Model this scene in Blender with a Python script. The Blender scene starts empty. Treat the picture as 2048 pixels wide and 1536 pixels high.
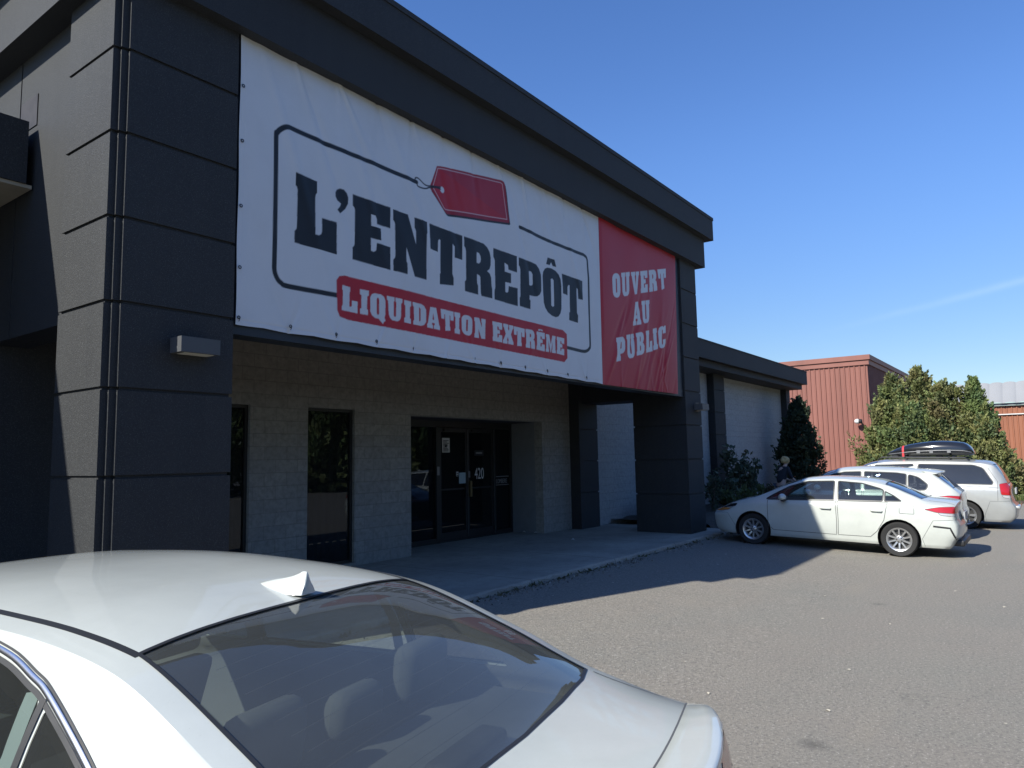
import bpy, bmesh, math, random
import numpy as np
from mathutils import Vector, Matrix
sc = bpy.context.scene
COL = sc.collection
rnd = random.Random(7)
R_ = math.radians

# ------------------------------------------------------------------ camera
cam_d = bpy.data.cameras.new('camera'); cam = bpy.data.objects.new('camera', cam_d); COL.objects.link(cam)
right = Vector((0.59083, -0.80656, -0.01907)); fwd = Vector((0.80101, 0.58992, 0.10187))
right = (right - fwd*right.dot(fwd)/fwd.length_squared).normalized(); fwd.normalize()
up = right.cross(fwd)
m = Matrix(((right.x, up.x, -fwd.x, 0), (right.y, up.y, -fwd.y, 0), (right.z, up.z, -fwd.z, 1.95), (0, 0, 0, 1)))
cam.matrix_world = m
cam_d.sensor_fit = 'HORIZONTAL'; cam_d.sensor_width = 36; cam_d.lens = 36*1449.26/2048
cam_d.clip_start = 0.05; cam_d.clip_end = 3000
sc.camera = cam

# ------------------------------------------------------------------ light
SUN_TRAVEL = Vector((1.22, -0.345, -1.0)).normalized()
to_sun = -SUN_TRAVEL
elev = math.asin(to_sun.z); azi = math.atan2(to_sun.x, to_sun.y)
w = bpy.data.worlds.new('World'); sc.world = w; w.use_nodes = True
nt = w.node_tree; nt.nodes.clear()
sky = nt.nodes.new('ShaderNodeTexSky'); sky.sky_type = 'NISHITA'; sky.sun_disc = False
sky.sun_elevation = elev; sky.sun_rotation = azi
sky.altitude = 200; sky.air_density = 1.0; sky.dust_density = 0.15; sky.ozone_density = 3.0
bg = nt.nodes.new('ShaderNodeBackground'); bg.inputs['Strength'].default_value = 0.125
wo = nt.nodes.new('ShaderNodeOutputWorld')
hs = nt.nodes.new('ShaderNodeHueSaturation'); hs.inputs['Saturation'].default_value = 1.20; hs.inputs['Hue'].default_value = 0.511
# one thin old contrail, low over the neighbouring roofs
CA, CB = (0.9728, 0.1666, 0.1612), (0.9822, 0.0092, 0.1876)
def sky_streak(prev):
    def mt(op, a, b=None):
        nd = nt.nodes.new('ShaderNodeMath'); nd.operation = op
        for i, v in enumerate((a, b)):
            if v is None: continue
            if isinstance(v, (int, float)): nd.inputs[i].default_value = v
            else: nt.links.new(v, nd.inputs[i])
        return nd.outputs[0]
    def dotp(v):
        nd = nt.nodes.new('ShaderNodeVectorMath'); nd.operation = 'DOT_PRODUCT'; nt.links.new(tc.outputs['Generated'], nd.inputs[0]); nd.inputs[1].default_value = v; return nd.outputs['Value']
    tc = nt.nodes.new('ShaderNodeTexCoord')
    A = Vector(CA).normalized(); Bv = Vector(CB).normalized()
    nrm = A.cross(Bv).normalized(); along = (Bv-A).normalized(); mid = (A+Bv).normalized()
    nz = nt.nodes.new('ShaderNodeTexNoise'); nz.inputs['Scale'].default_value = 14; nz.inputs['Detail'].default_value = 5; nt.links.new(tc.outputs['Generated'], nz.inputs['Vector'])
    sep = nt.nodes.new('ShaderNodeSeparateXYZ'); nt.links.new(tc.outputs['Generated'], sep.inputs[0]); mr = nt.nodes.new('ShaderNodeMapRange'); mr.interpolation_type = 'SMOOTHSTEP'
    nt.links.new(sep.outputs[2], mr.inputs[0]); mr.inputs[1].default_value = -0.02; mr.inputs[2].default_value = 0.42; mr.inputs[3].default_value = 0.50; mr.inputs[4].default_value = 1.0
    vm = nt.nodes.new('ShaderNodeVectorMath'); vm.operation = 'SCALE'; nt.links.new(prev, vm.inputs[0]); nt.links.new(mr.outputs[0], vm.inputs['Scale']); prev = vm.outputs[0]
    d = mt('ADD', dotp(nrm), mt('MULTIPLY', mt('SUBTRACT', nz.outputs['Fac'], 0.5), 0.006))
    g = mt('POWER', 2.718, mt('MULTIPLY', mt('POWER', mt('DIVIDE', mt('ABSOLUTE', d), 0.0042), 2.0), -1.0))
    s_ = mt('SUBTRACT', dotp(along), mid.dot(along)); e = mt('POWER', 2.718, mt('MULTIPLY', mt('POWER', mt('DIVIDE', mt('ABSOLUTE', mt('SUBTRACT', s_, 0.05)), 0.11), 2.0), -1.0))
    f = mt('MULTIPLY', mt('MULTIPLY', mt('MULTIPLY', g, e), nz.outputs['Fac']), 0.10); f = mt('MULTIPLY', f, mt('GREATER_THAN', dotp(mid), 0.0))
    mx = nt.nodes.new('ShaderNodeMix'); mx.data_type = 'RGBA'; nt.links.new(f, mx.inputs[0]); nt.links.new(prev, mx.inputs[6]); mx.inputs[7].default_value = (9, 9.4, 10, 1); return mx.outputs[2]
nt.links.new(sky.outputs[0], hs.inputs['Color']); nt.links.new(sky_streak(hs.outputs[0]), bg.inputs[0]); nt.links.new(bg.outputs[0], wo.inputs[0])
sl = bpy.data.lights.new('sun', 'SUN'); sl.energy = 4.6; sl.angle = R_(0.55); sl.color = (1.0, 0.965, 0.875)
so = bpy.data.objects.new('sun', sl); COL.objects.link(so)
so.rotation_euler = SUN_TRAVEL.to_track_quat('-Z', 'Y').to_euler(); so.location = (-20, 10, 30)
sc.view_settings.view_transform = 'Standard'; sc.view_settings.look = 'None'
sc.view_settings.exposure = 0.68; sc.view_settings.gamma = 1.0
sc.view_settings.use_curve_mapping = False
sc.cycles.max_bounces = 8; sc.cycles.transparent_max_bounces = 16
sc.cycles.caustics_reflective = False; sc.cycles.caustics_refractive = False
sc.cycles.use_denoising = True

# ------------------------------------------------------------------ helpers
def empty(name, loc=(0, 0, 0), rz=0.0, label=None, cat=None, group=None, kind=None):
    o = bpy.data.objects.new(name, None); COL.objects.link(o)
    o.location = loc; o.rotation_euler = (0, 0, rz); o.empty_display_size = 0.2
    tag(o, label, cat, group, kind); return o
def tag(o, label=None, cat=None, group=None, kind=None):
    if label: o['label'] = label
    if cat: o['category'] = cat
    if group: o['group'] = group
    if kind: o['kind'] = kind
    return o
def link_mesh(name, me, mat=None, parent=None):
    o = bpy.data.objects.new(name, me); COL.objects.link(o)
    if mat is not None:
        me.materials.clear()
        for mm in (mat if isinstance(mat, (list, tuple)) else [mat]): me.materials.append(mm)
    if parent is not None: o.parent = parent
    return o
def finish(name, bm, mat, parent=None, smooth=False, ang=None, bev=0.0):
    if bev > 0:
        ed = [e for e in bm.edges if e.is_manifold and e.calc_face_angle(0) > 0.6]
        bmesh.ops.bevel(bm, geom=ed, offset=bev, segments=2, profile=0.7, affect='EDGES', clamp_overlap=True)
    me = bpy.data.meshes.new(name); bm.to_mesh(me); bm.free()
    if smooth or ang:
        me.polygons.foreach_set('use_smooth', [True]*len(me.polygons))
        if ang: me.set_sharp_from_angle(angle=R_(ang))
    return link_mesh(name, me, mat, parent)
def box(bm, x0, x1, y0, y1, z0, z1):
    vs = [bm.verts.new(p) for p in ((x0,y0,z0),(x1,y0,z0),(x1,y1,z0),(x0,y1,z0),(x0,y0,z1),(x1,y0,z1),(x1,y1,z1),(x0,y1,z1))]
    for f in ((0,3,2,1),(4,5,6,7),(0,1,5,4),(1,2,6,5),(2,3,7,6),(3,0,4,7)): bm.faces.new([vs[i] for i in f])
    return vs
def boxes(name, lst, mat, parent=None, bev=0.0):
    bm = bmesh.new()
    for b in lst: box(bm, *b)
    return finish(name, bm, mat, parent, bev=bev)
def prism(bm, outline, z0, z1):
    a = [bm.verts.new((x, y, z0)) for x, y in outline]; b = [bm.verts.new((x, y, z1)) for x, y in outline]
    n = len(a); bm.faces.new(a[::-1]); bm.faces.new(b)
    for i in range(n): bm.faces.new((a[i], a[(i+1) % n], b[(i+1) % n], b[i]))
def lathe(bm, prof, n=32, axis='y', c=(0, 0, 0), a0=0, a1=2*math.pi):
    full = abs(a1-a0-2*math.pi) < 1e-6
    rows = []
    for k in range(n if full else n+1):
        a = a0+(a1-a0)*k/n; ca, sa = math.cos(a), math.sin(a); row = []
        for r, h in prof:
            p = (r*ca, h, r*sa) if axis == 'y' else ((r*ca, r*sa, h) if axis == 'z' else (h, r*ca, r*sa))
            row.append(bm.verts.new((c[0]+p[0], c[1]+p[1], c[2]+p[2])))
        rows.append(row)
    m_ = len(rows)
    for k in range(n):
        A, B = rows[k], rows[(k+1) % m_]
        for i in range(len(prof)-1): bm.faces.new((A[i], B[i], B[i+1], A[i+1]))
def tube(bm, pts, r, n=8, cap=True):
    pts = [Vector(p) for p in pts]; rr = r if isinstance(r, (list, tuple)) else [r]*len(pts)
    rings = []
    for i, p in enumerate(pts):
        d = (pts[min(i+1, len(pts)-1)]-pts[max(i-1, 0)]).normalized()
        h = Vector((0, 0, 1)) if abs(d.z) < 0.9 else Vector((1, 0, 0))
        a = d.cross(h).normalized(); b = d.cross(a)
        rings.append([bm.verts.new(p+a*math.cos(2*math.pi*k/n)*rr[i]+b*math.sin(2*math.pi*k/n)*rr[i]) for k in range(n)])
    for A, B in zip(rings, rings[1:]):
        for k in range(n): bm.faces.new((A[k], A[(k+1) % n], B[(k+1) % n], B[k]))
    if cap: bm.faces.new(rings[0][::-1]); bm.faces.new(rings[-1])
def ellipsoid(bm, c, r, nu=16, nv=10):
    ret = bmesh.ops.create_uvsphere(bm, u_segments=nu, v_segments=nv, radius=1.0)
    for v in ret['verts']: v.co = Vector((c[0]+v.co.x*r[0], c[1]+v.co.y*r[1], c[2]+v.co.z*r[2]))
    return ret['verts']
def np_mesh(name, verts, quads, mat, parent=None, colors=None, smooth=False):
    me = bpy.data.meshes.new(name); nv, nf = len(verts), len(quads)
    me.vertices.add(nv); me.vertices.foreach_set('co', np.asarray(verts, np.float32).ravel())
    me.loops.add(nf*4); me.loops.foreach_set('vertex_index', np.asarray(quads, np.int32).ravel())
    me.polygons.add(nf); me.polygons.foreach_set('loop_start', np.arange(nf, dtype=np.int32)*4)
    me.polygons.foreach_set('loop_total', np.full(nf, 4, np.int32))
    if smooth: me.polygons.foreach_set('use_smooth', np.ones(nf, bool))
    if colors is not None:
        at = me.color_attributes.new('tint', 'FLOAT_COLOR', 'POINT')
        c4 = np.ones((nv, 4), np.float32); c4[:, :3] = colors; at.data.foreach_set('color', c4.ravel())
    me.update(calc_edges=True); me.validate()
    return link_mesh(name, me, mat, parent)
def pchip(ctrl):
    xs = np.array([c[0] for c in ctrl], float); ys = np.array([c[1] for c in ctrl], float)
    h = np.diff(xs); d = np.diff(ys)/h; n = len(xs); mm = np.zeros(n)
    for i in range(1, n-1):
        if d[i-1]*d[i] > 0:
            w1, w2 = 2*h[i]+h[i-1], h[i]+2*h[i-1]; mm[i] = (w1+w2)/(w1/d[i-1]+w2/d[i])
    mm[0], mm[-1] = d[0], d[-1]
    def f(x):
        x = min(max(x, xs[0]), xs[-1]); i = min(int(np.searchsorted(xs, x, 'right'))-1, n-2); t = (x-xs[i])/h[i]
        return float((2*t**3-3*t**2+1)*ys[i]+(t**3-2*t**2+t)*h[i]*mm[i]+(-2*t**3+3*t**2)*ys[i+1]+(t**3-t**2)*h[i]*mm[i+1])
    return f
def copy_tree(o, parent=None):
    c = o.copy(); COL.objects.link(c)
    if parent is not None: c.parent = parent
    for ch in list(o.children): copy_tree(ch, c)
    return c

# ------------------------------------------------------------------ materials
class NT:
    def __init__(s, name):
        s.m = bpy.data.materials.new(name); s.m.use_nodes = True; s.t = s.m.node_tree; s.t.nodes.clear()
        s.out = s.n('ShaderNodeOutputMaterial')
    def n(s, typ, **kw):
        nd = s.t.nodes.new(typ)
        for k, v in kw.items():
            if k in nd.inputs: nd.inputs[k].default_value = v
            else: setattr(nd, k, v)
        return nd
    def l(s, a, b): s.t.links.new(a, b)
    def coord(s, kind='Object'): return s.n('ShaderNodeTexCoord').outputs[kind]
    def pos(s): return s.n('ShaderNodeNewGeometry').outputs['Position']
    def noise(s, vec, scale, detail=4, rough=0.55):
        nd = s.n('ShaderNodeTexNoise'); nd.inputs['Scale'].default_value = scale; nd.inputs['Detail'].default_value = detail
        nd.inputs['Roughness'].default_value = rough; s.l(vec, nd.inputs['Vector']); return nd.outputs['Fac']
    def ramp(s, fac, stops):
        nd = s.n('ShaderNodeValToRGB'); el = nd.color_ramp.elements
        while len(el) < len(stops): el.new(0.5)
        for e, (p, c) in zip(el, stops): e.position = p; e.color = (*c, 1) if len(c) == 3 else c
        s.l(fac, nd.inputs['Fac']); return nd.outputs['Color']
    def mix(s, fac, a, b, mode='MIX'):
        nd = s.n('ShaderNodeMix', data_type='RGBA', blend_type=mode)
        for sock, v in ((nd.inputs[0], fac), (nd.inputs[6], a), (nd.inputs[7], b)):
            if isinstance(v, (int, float)): sock.default_value = v
            elif isinstance(v, tuple): sock.default_value = (*v, 1) if len(v) == 3 else v
            else: s.l(v, sock)
        return nd.outputs[2]
    def math(s, op, a, b=0.0):
        nd = s.n('ShaderNodeMath', operation=op)
        for i, v in enumerate((a, b)):
            if isinstance(v, (int, float)): nd.inputs[i].default_value = v
            else: s.l(v, nd.inputs[i])
        return nd.outputs[0]
    def bump(s, h, strength=0.3, dist=0.01):
        nd = s.n('ShaderNodeBump'); nd.inputs['Strength'].default_value = strength; nd.inputs['Distance'].default_value = dist
        s.l(h, nd.inputs['Height']); return nd.outputs['Normal']
    def bsdf(s, col, rough=0.6, normal=None, spec=0.5, metal=0.0, coat=0.0, **kw):
        p = s.n('ShaderNodeBsdfPrincipled')
        for k, v in (('Base Color', col), ('Roughness', rough)):
            if isinstance(v, tuple): p.inputs[k].default_value = (*v, 1) if len(v) == 3 else v
            elif isinstance(v, (int, float)): p.inputs[k].default_value = v
            else: s.l(v, p.inputs[k])
        p.inputs['Specular IOR Level'].default_value = spec; p.inputs['Metallic'].default_value = metal
        p.inputs['Coat Weight'].default_value = coat; p.inputs['Coat Roughness'].default_value = 0.05
        for k, v in kw.items(): p.inputs[k.replace('_', ' ')].default_value = v
        if normal is not None: s.l(normal, p.inputs['Normal'])
        s.l(p.outputs[0], s.out.inputs[0]); return p
def plain(name, col, rough=0.6, spec=0.5, metal=0.0, coat=0.0, var=0.06, scale=6.0, bump=0.0):
    N = NT(name); c = N.coord(); f = N.noise(c, scale, 5)
    cc = N.ramp(f, [(0.3, tuple(x*(1-var) for x in col)), (0.7, tuple(min(1, x*(1+var)) for x in col))])
    nm = N.bump(N.noise(c, scale*14, 3), bump, 0.004) if bump else None
    N.bsdf(cc, rough, nm, spec, metal, coat); return N.m
def glass_mat(name, tint=(0.6, 0.68, 0.66), refl=(0.95, 0.97, 1.0), dust=0.0, rough=0.0, even=False):
    N = NT(name)
    tr = N.n('ShaderNodeBsdfTransparent'); tr.inputs[0].default_value = (*tint, 1)
    gl = N.n('ShaderNodeBsdfGlossy'); gl.inputs['Color'].default_value = (*refl, 1); gl.inputs['Roughness'].default_value = rough
    ge = N.n('ShaderNodeNewGeometry'); dt = N.n('ShaderNodeVectorMath', operation='DOT_PRODUCT'); N.l(ge.outputs['Normal'], dt.inputs[0]); N.l(ge.outputs['Incoming'], dt.inputs[1])
    fr_ = N.math('ADD', 0.045, N.math('MULTIPLY', N.math('POWER', N.math('SUBTRACT', 1.0, N.math('ABSOLUTE', dt.outputs['Value'])), 5.0), 0.955))
    mx = N.n('ShaderNodeMixShader'); f2_ = N.math('DIVIDE', N.math('MULTIPLY', fr_, 2.0), N.math('ADD', fr_, 1.0)); N.l(f2_, mx.inputs[0]); N.l(tr.outputs[0], mx.inputs[1]); N.l(gl.outputs[0], mx.inputs[2])
    last = mx.outputs[0]
    if dust:
        df = N.n('ShaderNodeBsdfDiffuse'); df.inputs[0].default_value = (0.52, 0.56, 0.55, 1)  # pale diffuse film
        m2 = N.n('ShaderNodeMixShader'); f = N.math('MULTIPLY', N.noise(N.coord(), 120.0, 3, 0.8), dust*2) if not even else N.math('MULTIPLY', N.math('ADD', N.noise(N.coord(), 1.6, 4, 0.6), 0.9), dust*0.7)
        N.l(f, m2.inputs[0]); N.l(last, m2.inputs[1]); N.l(df.outputs[0], m2.inputs[2]); last = m2.outputs[0]
    N.l(last, N.out.inputs[0]); return N.m

def stucco_mat():
    N = NT('black stucco'); p = N.pos()
    big = N.noise(p, 0.7, 4); fine = N.noise(p, 60, 3, 0.7); grit = N.noise(p, 130, 2, 0.7)
    st = N.n('ShaderNodeMapping'); st.inputs['Scale'].default_value = (3, 3, 0.25); N.l(p, st.inputs[0])
    streak = N.noise(st.outputs[0], 2.2, 5)
    c = N.ramp(big, [(0.3, (0.0095, 0.0115, 0.0145)), (0.7, (0.016, 0.0185, 0.0215))])
    c = N.mix(N.math('MULTIPLY', streak, 0.42), c, (0.036, 0.036, 0.035))
    c = N.mix(N.ramp(grit, [(0.56, (0, 0, 0)), (0.70, (0.8, 0.8, 0.8))]), c, (0.09, 0.095, 0.097))
    h = N.math('ADD', N.math('MULTIPLY', fine, 0.6), grit)
    N.bsdf(c, 0.76, N.bump(h, 0.6, 0.007), 0.55); return N.m
def fascia_mat():
    N = NT('black painted metal fascia'); p = N.pos()
    st = N.n('ShaderNodeMapping'); st.inputs['Scale'].default_value = (1.2, 1.2, 0.2); N.l(p, st.inputs[0])
    f = N.noise(st.outputs[0], 1.6, 6); g = N.noise(p, 60, 3)
    c = N.ramp(f, [(0.25, (0.014, 0.019, 0.026)), (0.75, (0.024, 0.030, 0.038))])
    N.bsdf(c, 0.5, N.bump(g, 0.15, 0.004), 0.5); return N.m
def asphalt_mat():
    N = NT('asphalt'); p = N.pos()
    big = N.noise(p, 0.22, 5, 0.6); mid = N.noise(p, 1.3, 5, 0.65); fine = N.noise(p, 20, 6, 0.85); pebf = N.noise(p, 40, 4, 0.8)
    c = N.ramp(big, [(0.3, (0.205, 0.203, 0.178)), (0.5, (0.242, 0.220, 0.187)), (0.72, (0.213, 0.213, 0.182))])
    c = N.mix(N.ramp(mid, [(0.40, (0, 0, 0)), (0.68, (0.6, 0.6, 0.6))]), c, (0.252, 0.232, 0.196))
    c = N.mix(N.ramp(fine, [(0.25, (0.62, 0.62, 0.62)), (0.52, (0, 0, 0))]), c, (0.10, 0.096, 0.09))
    c = N.mix(N.ramp(fine, [(0.58, (0, 0, 0)), (0.78, (0.75, 0.75, 0.75))]), c, (0.36, 0.34, 0.285))
    c = N.mix(N.ramp(pebf, [(0.575, (0, 0, 0)), (0.66, (0.85, 0.85, 0.85))]), c, (0.46, 0.445, 0.39))
    c = N.mix(N.ramp(pebf, [(0.33, (0.85, 0.85, 0.85)), (0.43, (0, 0, 0))]), c, (0.08, 0.077, 0.072))
    # sandy dust trails and old drips
    mp = N.n('ShaderNodeMapping'); mp.inputs['Rotation'].default_value = (0, 0, 0.5); mp.inputs['Scale'].default_value = (0.16, 1.1, 1); N.l(p, mp.inputs[0])
    tr = N.noise(mp.outputs[0], 0.9, 5, 0.6)
    c = N.mix(N.ramp(tr, [(0.56, (0, 0, 0)), (0.72, (0.45, 0.45, 0.45))]), c, (0.29, 0.258, 0.20))
    sp = N.n('ShaderNodeTexVoronoi'); sp.inputs['Scale'].default_value = 0.55; N.l(p, sp.inputs['Vector'])
    c = N.mix(N.ramp(N.math('ADD', sp.outputs['Distance'], N.math('MULTIPLY', mid, 0.08)), [(0.055, (0.55, 0.55, 0.55)), (0.11, (0, 0, 0))]), c, (0.05, 0.048, 0.046))
    wv = N.n('ShaderNodeTexNoise'); wv.inputs['Scale'].default_value = 1.6; wv.inputs['Detail'].default_value = 6; N.l(p, wv.inputs['Vector'])
    ws2 = N.n('ShaderNodeVectorMath', operation='SCALE'); ws2.inputs['Scale'].default_value = 0.9; N.l(wv.outputs['Color'], ws2.inputs[0]); wa = N.n('ShaderNodeVectorMath', operation='ADD'); N.l(p, wa.inputs[0]); N.l(ws2.outputs[0], wa.inputs[1])
    cr = N.n('ShaderNodeTexVoronoi', feature='DISTANCE_TO_EDGE'); cr.inputs['Scale'].default_value = 0.23; N.l(wa.outputs[0], cr.inputs['Vector'])
    c = N.mix(N.math('MULTIPLY', N.ramp(cr.outputs['Distance'], [(0.0, (1, 1, 1)), (0.0045, (0, 0, 0))]), N.ramp(big, [(0.42, (0, 0, 0)), (0.6, (0.28, 0.28, 0.28))])), c, (0.09, 0.088, 0.08))
    h = N.math('ADD', N.math('MULTIPLY', fine, 1.0), N.math('MULTIPLY', pebf, 0.7))
    N.bsdf(c, 0.9, N.bump(h, 0.7, 0.012), 0.35); return N.m
def concrete_mat():
    N = NT('worn concrete'); p = N.pos()
    f = N.noise(p, 0.9, 6, 0.6); g = N.noise(p, 45, 4, 0.7); s = N.noise(p, 6, 5)
    c = N.ramp(f, [(0.3, (0.27, 0.255, 0.22)), (0.7, (0.41, 0.38, 0.325))])
    c = N.mix(N.ramp(s, [(0.5, (0, 0, 0)), (0.8, (0.5, 0.5, 0.5))]), c, (0.17, 0.165, 0.15))
    c = N.mix(N.ramp(g, [(0.3, (0.5, 0.5, 0.5)), (0.5, (0, 0, 0))]), c, (0.13, 0.125, 0.115))
    bx = N.n('ShaderNodeSeparateXYZ'); N.l(p, bx.inputs[0])
    jx = N.math('ABSOLUTE', N.math('SUBTRACT', N.math('FRACT', N.math('MULTIPLY', bx.outputs[0], 0.4)), 0.5))
    c = N.mix(N.ramp(jx, [(0.0, (0.7, 0.7, 0.7)), (0.006, (0, 0, 0))]), c, (0.05, 0.05, 0.048))
    N.bsdf(c, 0.9, N.bump(g, 0.4, 0.006), 0.3); return N.m
def block_mat(name, c0, c1, mortar, bh=0.2, bw=0.4, rough_z=None, bump=0.6):
    N = NT(name); p = N.pos(); sx = N.n('ShaderNodeSeparateXYZ'); N.l(p, sx.inputs[0])
    cb = N.n('ShaderNodeCombineXYZ'); N.l(N.math('ADD', sx.outputs[0], sx.outputs[1]), cb.inputs[0]); N.l(sx.outputs[2], cb.inputs[1])
    wob = N.noise(p, 3.0, 3); cb2 = N.n('ShaderNodeVectorMath', operation='ADD'); sc_ = N.n('ShaderNodeVectorMath', operation='SCALE'); sc_.inputs['Scale'].default_value = 0.012
    nv = N.n('ShaderNodeTexNoise'); nv.inputs['Scale'].default_value = 5; N.l(p, nv.inputs['Vector']); N.l(nv.outputs['Color'], sc_.inputs[0])
    N.l(cb.outputs[0], cb2.inputs[0]); N.l(sc_.outputs[0], cb2.inputs[1])
    br = N.n('ShaderNodeTexBrick'); br.inputs['Scale'].default_value = 1.0
    br.inputs['Brick Width'].default_value = bw; br.inputs['Row Height'].default_value = bh; br.inputs['Mortar Size'].default_value = 0.006; br.inputs['Mortar Smooth'].default_value = 0.3
    br.inputs['Color1'].default_value = (*c0, 1); br.inputs['Color2'].default_value = (*c1, 1); br.inputs['Mortar'].default_value = (*mortar, 1)
    N.l(cb2.outputs[0], br.inputs['Vector'])
    f = N.noise(p, 13, 5, 0.7); g = N.noise(p, 1.1, 5)
    c = N.mix(N.ramp(f, [(0.32, (0.6, 0.6, 0.6)), (0.58, (0, 0, 0))]), br.outputs['Color'], tuple(x*0.55 for x in c0))
    c = N.mix(N.ramp(g, [(0.4, (0, 0, 0)), (0.8, (0.35, 0.35, 0.35))]), c, tuple(x*0.7 for x in c1))
    if rough_z:   # the upper courses blend to a browner tone
        zz = N.ramp(N.math('MULTIPLY', N.math('SUBTRACT', sx.outputs[2], rough_z), 2.2), [(0.0, (0, 0, 0)), (1.0, (1, 1, 1))])
        c = N.mix(zz, c, N.mix(N.math('MULTIPLY', br.outputs['Fac'], 0.75), N.mix(f, (0.115, 0.105, 0.090), (0.33, 0.30, 0.25)), (0.15, 0.136, 0.116)))
    h = N.math('SUBTRACT', N.math('MULTIPLY', f, 0.5), N.math('MULTIPLY', br.outputs['Fac'], 0.9))
    N.bsdf(c, 0.88, N.bump(h, bump, 0.022), 0.3); return N.m
def tint_mat(name, rough=0.6, transl=0.0, var=0.0, spec=0.4, bump=0.0, dirt=0.0):
    N = NT(name); at = N.n('ShaderNodeAttribute', attribute_name='tint'); col = at.outputs['Color']
    if dirt:
        f = N.noise(N.pos(), 1.4, 6, 0.65); col = N.mix(N.ramp(f, [(0.45, (0, 0, 0)), (0.8, (dirt, dirt, dirt))]), col, (0.36, 0.33, 0.27), 'MULTIPLY')
    nm = N.bump(N.noise(N.pos(), 160, 2), bump, 0.002) if bump else None
    p = N.bsdf(col, rough, nm, spec)
    if transl:
        tb = N.n('ShaderNodeBsdfTranslucent'); N.l(col, tb.inputs[0]); mx = N.n('ShaderNodeMixShader'); mx.inputs[0].default_value = transl
        N.l(p.outputs[0], mx.inputs[1]); N.l(tb.outputs[0], mx.inputs[2]); N.l(mx.outputs[0], N.out.inputs[0])
    return N.m
def paint_mat(name, col, rough=0.35, flake=0.0, metal=0.0, dirt=0.12):
    N = NT(name); c = N.coord(); f = N.noise(c, 2.2, 6, 0.65)
    cc = N.ramp(f, [(0.3, tuple(x*(1-dirt) for x in col)), (0.65, col)])
    sp = N.noise(c, 260, 1); cc = N.mix(N.ramp(sp, [(0.68, (0, 0, 0)), (0.8, (0.3, 0.3, 0.3))]), cc, tuple(x*0.55 for x in col))
    rr = N.ramp(f, [(0.3, (rough+0.1,)*3), (0.7, (rough,)*3)])
    p = N.bsdf(cc, rr, None, 0.5, metal, 0.7); p.inputs['Coat Roughness'].default_value = 0.03; p.inputs['Coat Weight'].default_value = 1.0
    return N.m
def ribbed_mat(name, col):
    N = NT(name); p = N.pos(); mp = N.n('ShaderNodeMapping'); mp.inputs['Scale'].default_value = (1, 1, 0.15); N.l(p, mp.inputs[0])
    f = N.noise(mp.outputs[0], 1.5, 5); g = N.noise(p, 0.35, 3)
    c = N.ramp(f, [(0.3, tuple(x*0.86 for x in col)), (0.7, tuple(x*1.08 for x in col))])
    c = N.mix(N.ramp(g, [(0.4, (0, 0, 0)), (0.8, (0.3, 0.3, 0.3))]), c, tuple(x*1.2 for x in col))
    N.bsdf(c, 0.6, None, 0.4); return N.m

M = {}
M['stucco'] = stucco_mat(); M['fascia'] = fascia_mat(); M['asphalt'] = asphalt_mat(); M['concrete'] = concrete_mat()
M['block'] = block_mat('grey painted block', (0.30, 0.297, 0.275), (0.35, 0.342, 0.313), (0.245, 0.24, 0.222), 0.2, 0.4, 2.75)
M['whiteblock'] = block_mat('pale painted block', (0.41, 0.415, 0.41), (0.44, 0.445, 0.435), (0.385, 0.385, 0.38), 0.2, 0.4, None, 0.55)
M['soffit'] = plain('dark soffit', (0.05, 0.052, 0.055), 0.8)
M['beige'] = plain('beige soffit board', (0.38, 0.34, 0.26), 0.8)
M['frame'] = plain('dark bronze aluminium', (0.035, 0.036, 0.036), 0.4, 0.5, 0.3)
M['framelit'] = plain('worn aluminium edge', (0.14, 0.145, 0.15), 0.35, 0.5, 0.6)  # lighter tone than the rest of the frame
M['brass'] = plain('worn brass', (0.30, 0.24, 0.12), 0.35, 0.5, 0.8)
M['pane'] = glass_mat('shop glass', (0.30, 0.31, 0.32), (0.30, 0.33, 0.38), 0.02)
M['dark'] = plain('dark interior', (0.018, 0.019, 0.021), 0.8)
M['darkroom'] = plain('unlit shop interior', (0.05, 0.048, 0.046), 0.9)
M['greypanel'] = plain('grey painted panel', (0.21, 0.22, 0.225), 0.7, bump=0.1)
M['paper'] = plain('white paper', (0.68, 0.68, 0.66), 0.8)
M['bluepaper'] = plain('pale blue paper', (0.38, 0.50, 0.55), 0.8)
M['ink'] = plain('black ink', (0.02, 0.02, 0.022), 0.7)
M['vinyl'] = plain('white vinyl lettering', (0.72, 0.73, 0.74), 0.6)
M['vinylgrey'] = plain('faded grey lettering', (0.30, 0.31, 0.32), 0.6)
M['metalgrey'] = plain('grey metal', (0.22, 0.225, 0.23), 0.45, 0.5, 0.4)
M['lampgrey'] = plain('dark grey lamp housing', (0.075, 0.078, 0.082), 0.5)
M['flash'] = plain('weathered flashing', (0.036, 0.031, 0.029), 0.6, 0.5, 0.2, var=0.3)
M['heater'] = plain('heater wire', (0.045, 0.04, 0.032), 0.6)
M['lens'] = plain('frosted lamp lens', (0.62, 0.60, 0.52), 0.4)
M['redwall'] = ribbed_mat('rust red ribbed metal', (0.225, 0.090, 0.068))
M['orangewall'] = ribbed_mat('orange brown ribbed metal', (0.27, 0.105, 0.058))
M['redtrim'] = ribbed_mat('rust red trim', (0.24, 0.098, 0.075))
M['greyroof'] = plain('weathered grey roof', (0.27, 0.275, 0.28), 0.6, var=0.05, scale=.6)
M['whitetrim'] = plain('white gutter', (0.6, 0.6, 0.58), 0.5)
M['paint'] = paint_mat('white car paint', (0.525, 0.552, 0.512))
M['silver'] = paint_mat('silver car paint', (0.38, 0.39, 0.38), 0.35, metal=0.25)
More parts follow.
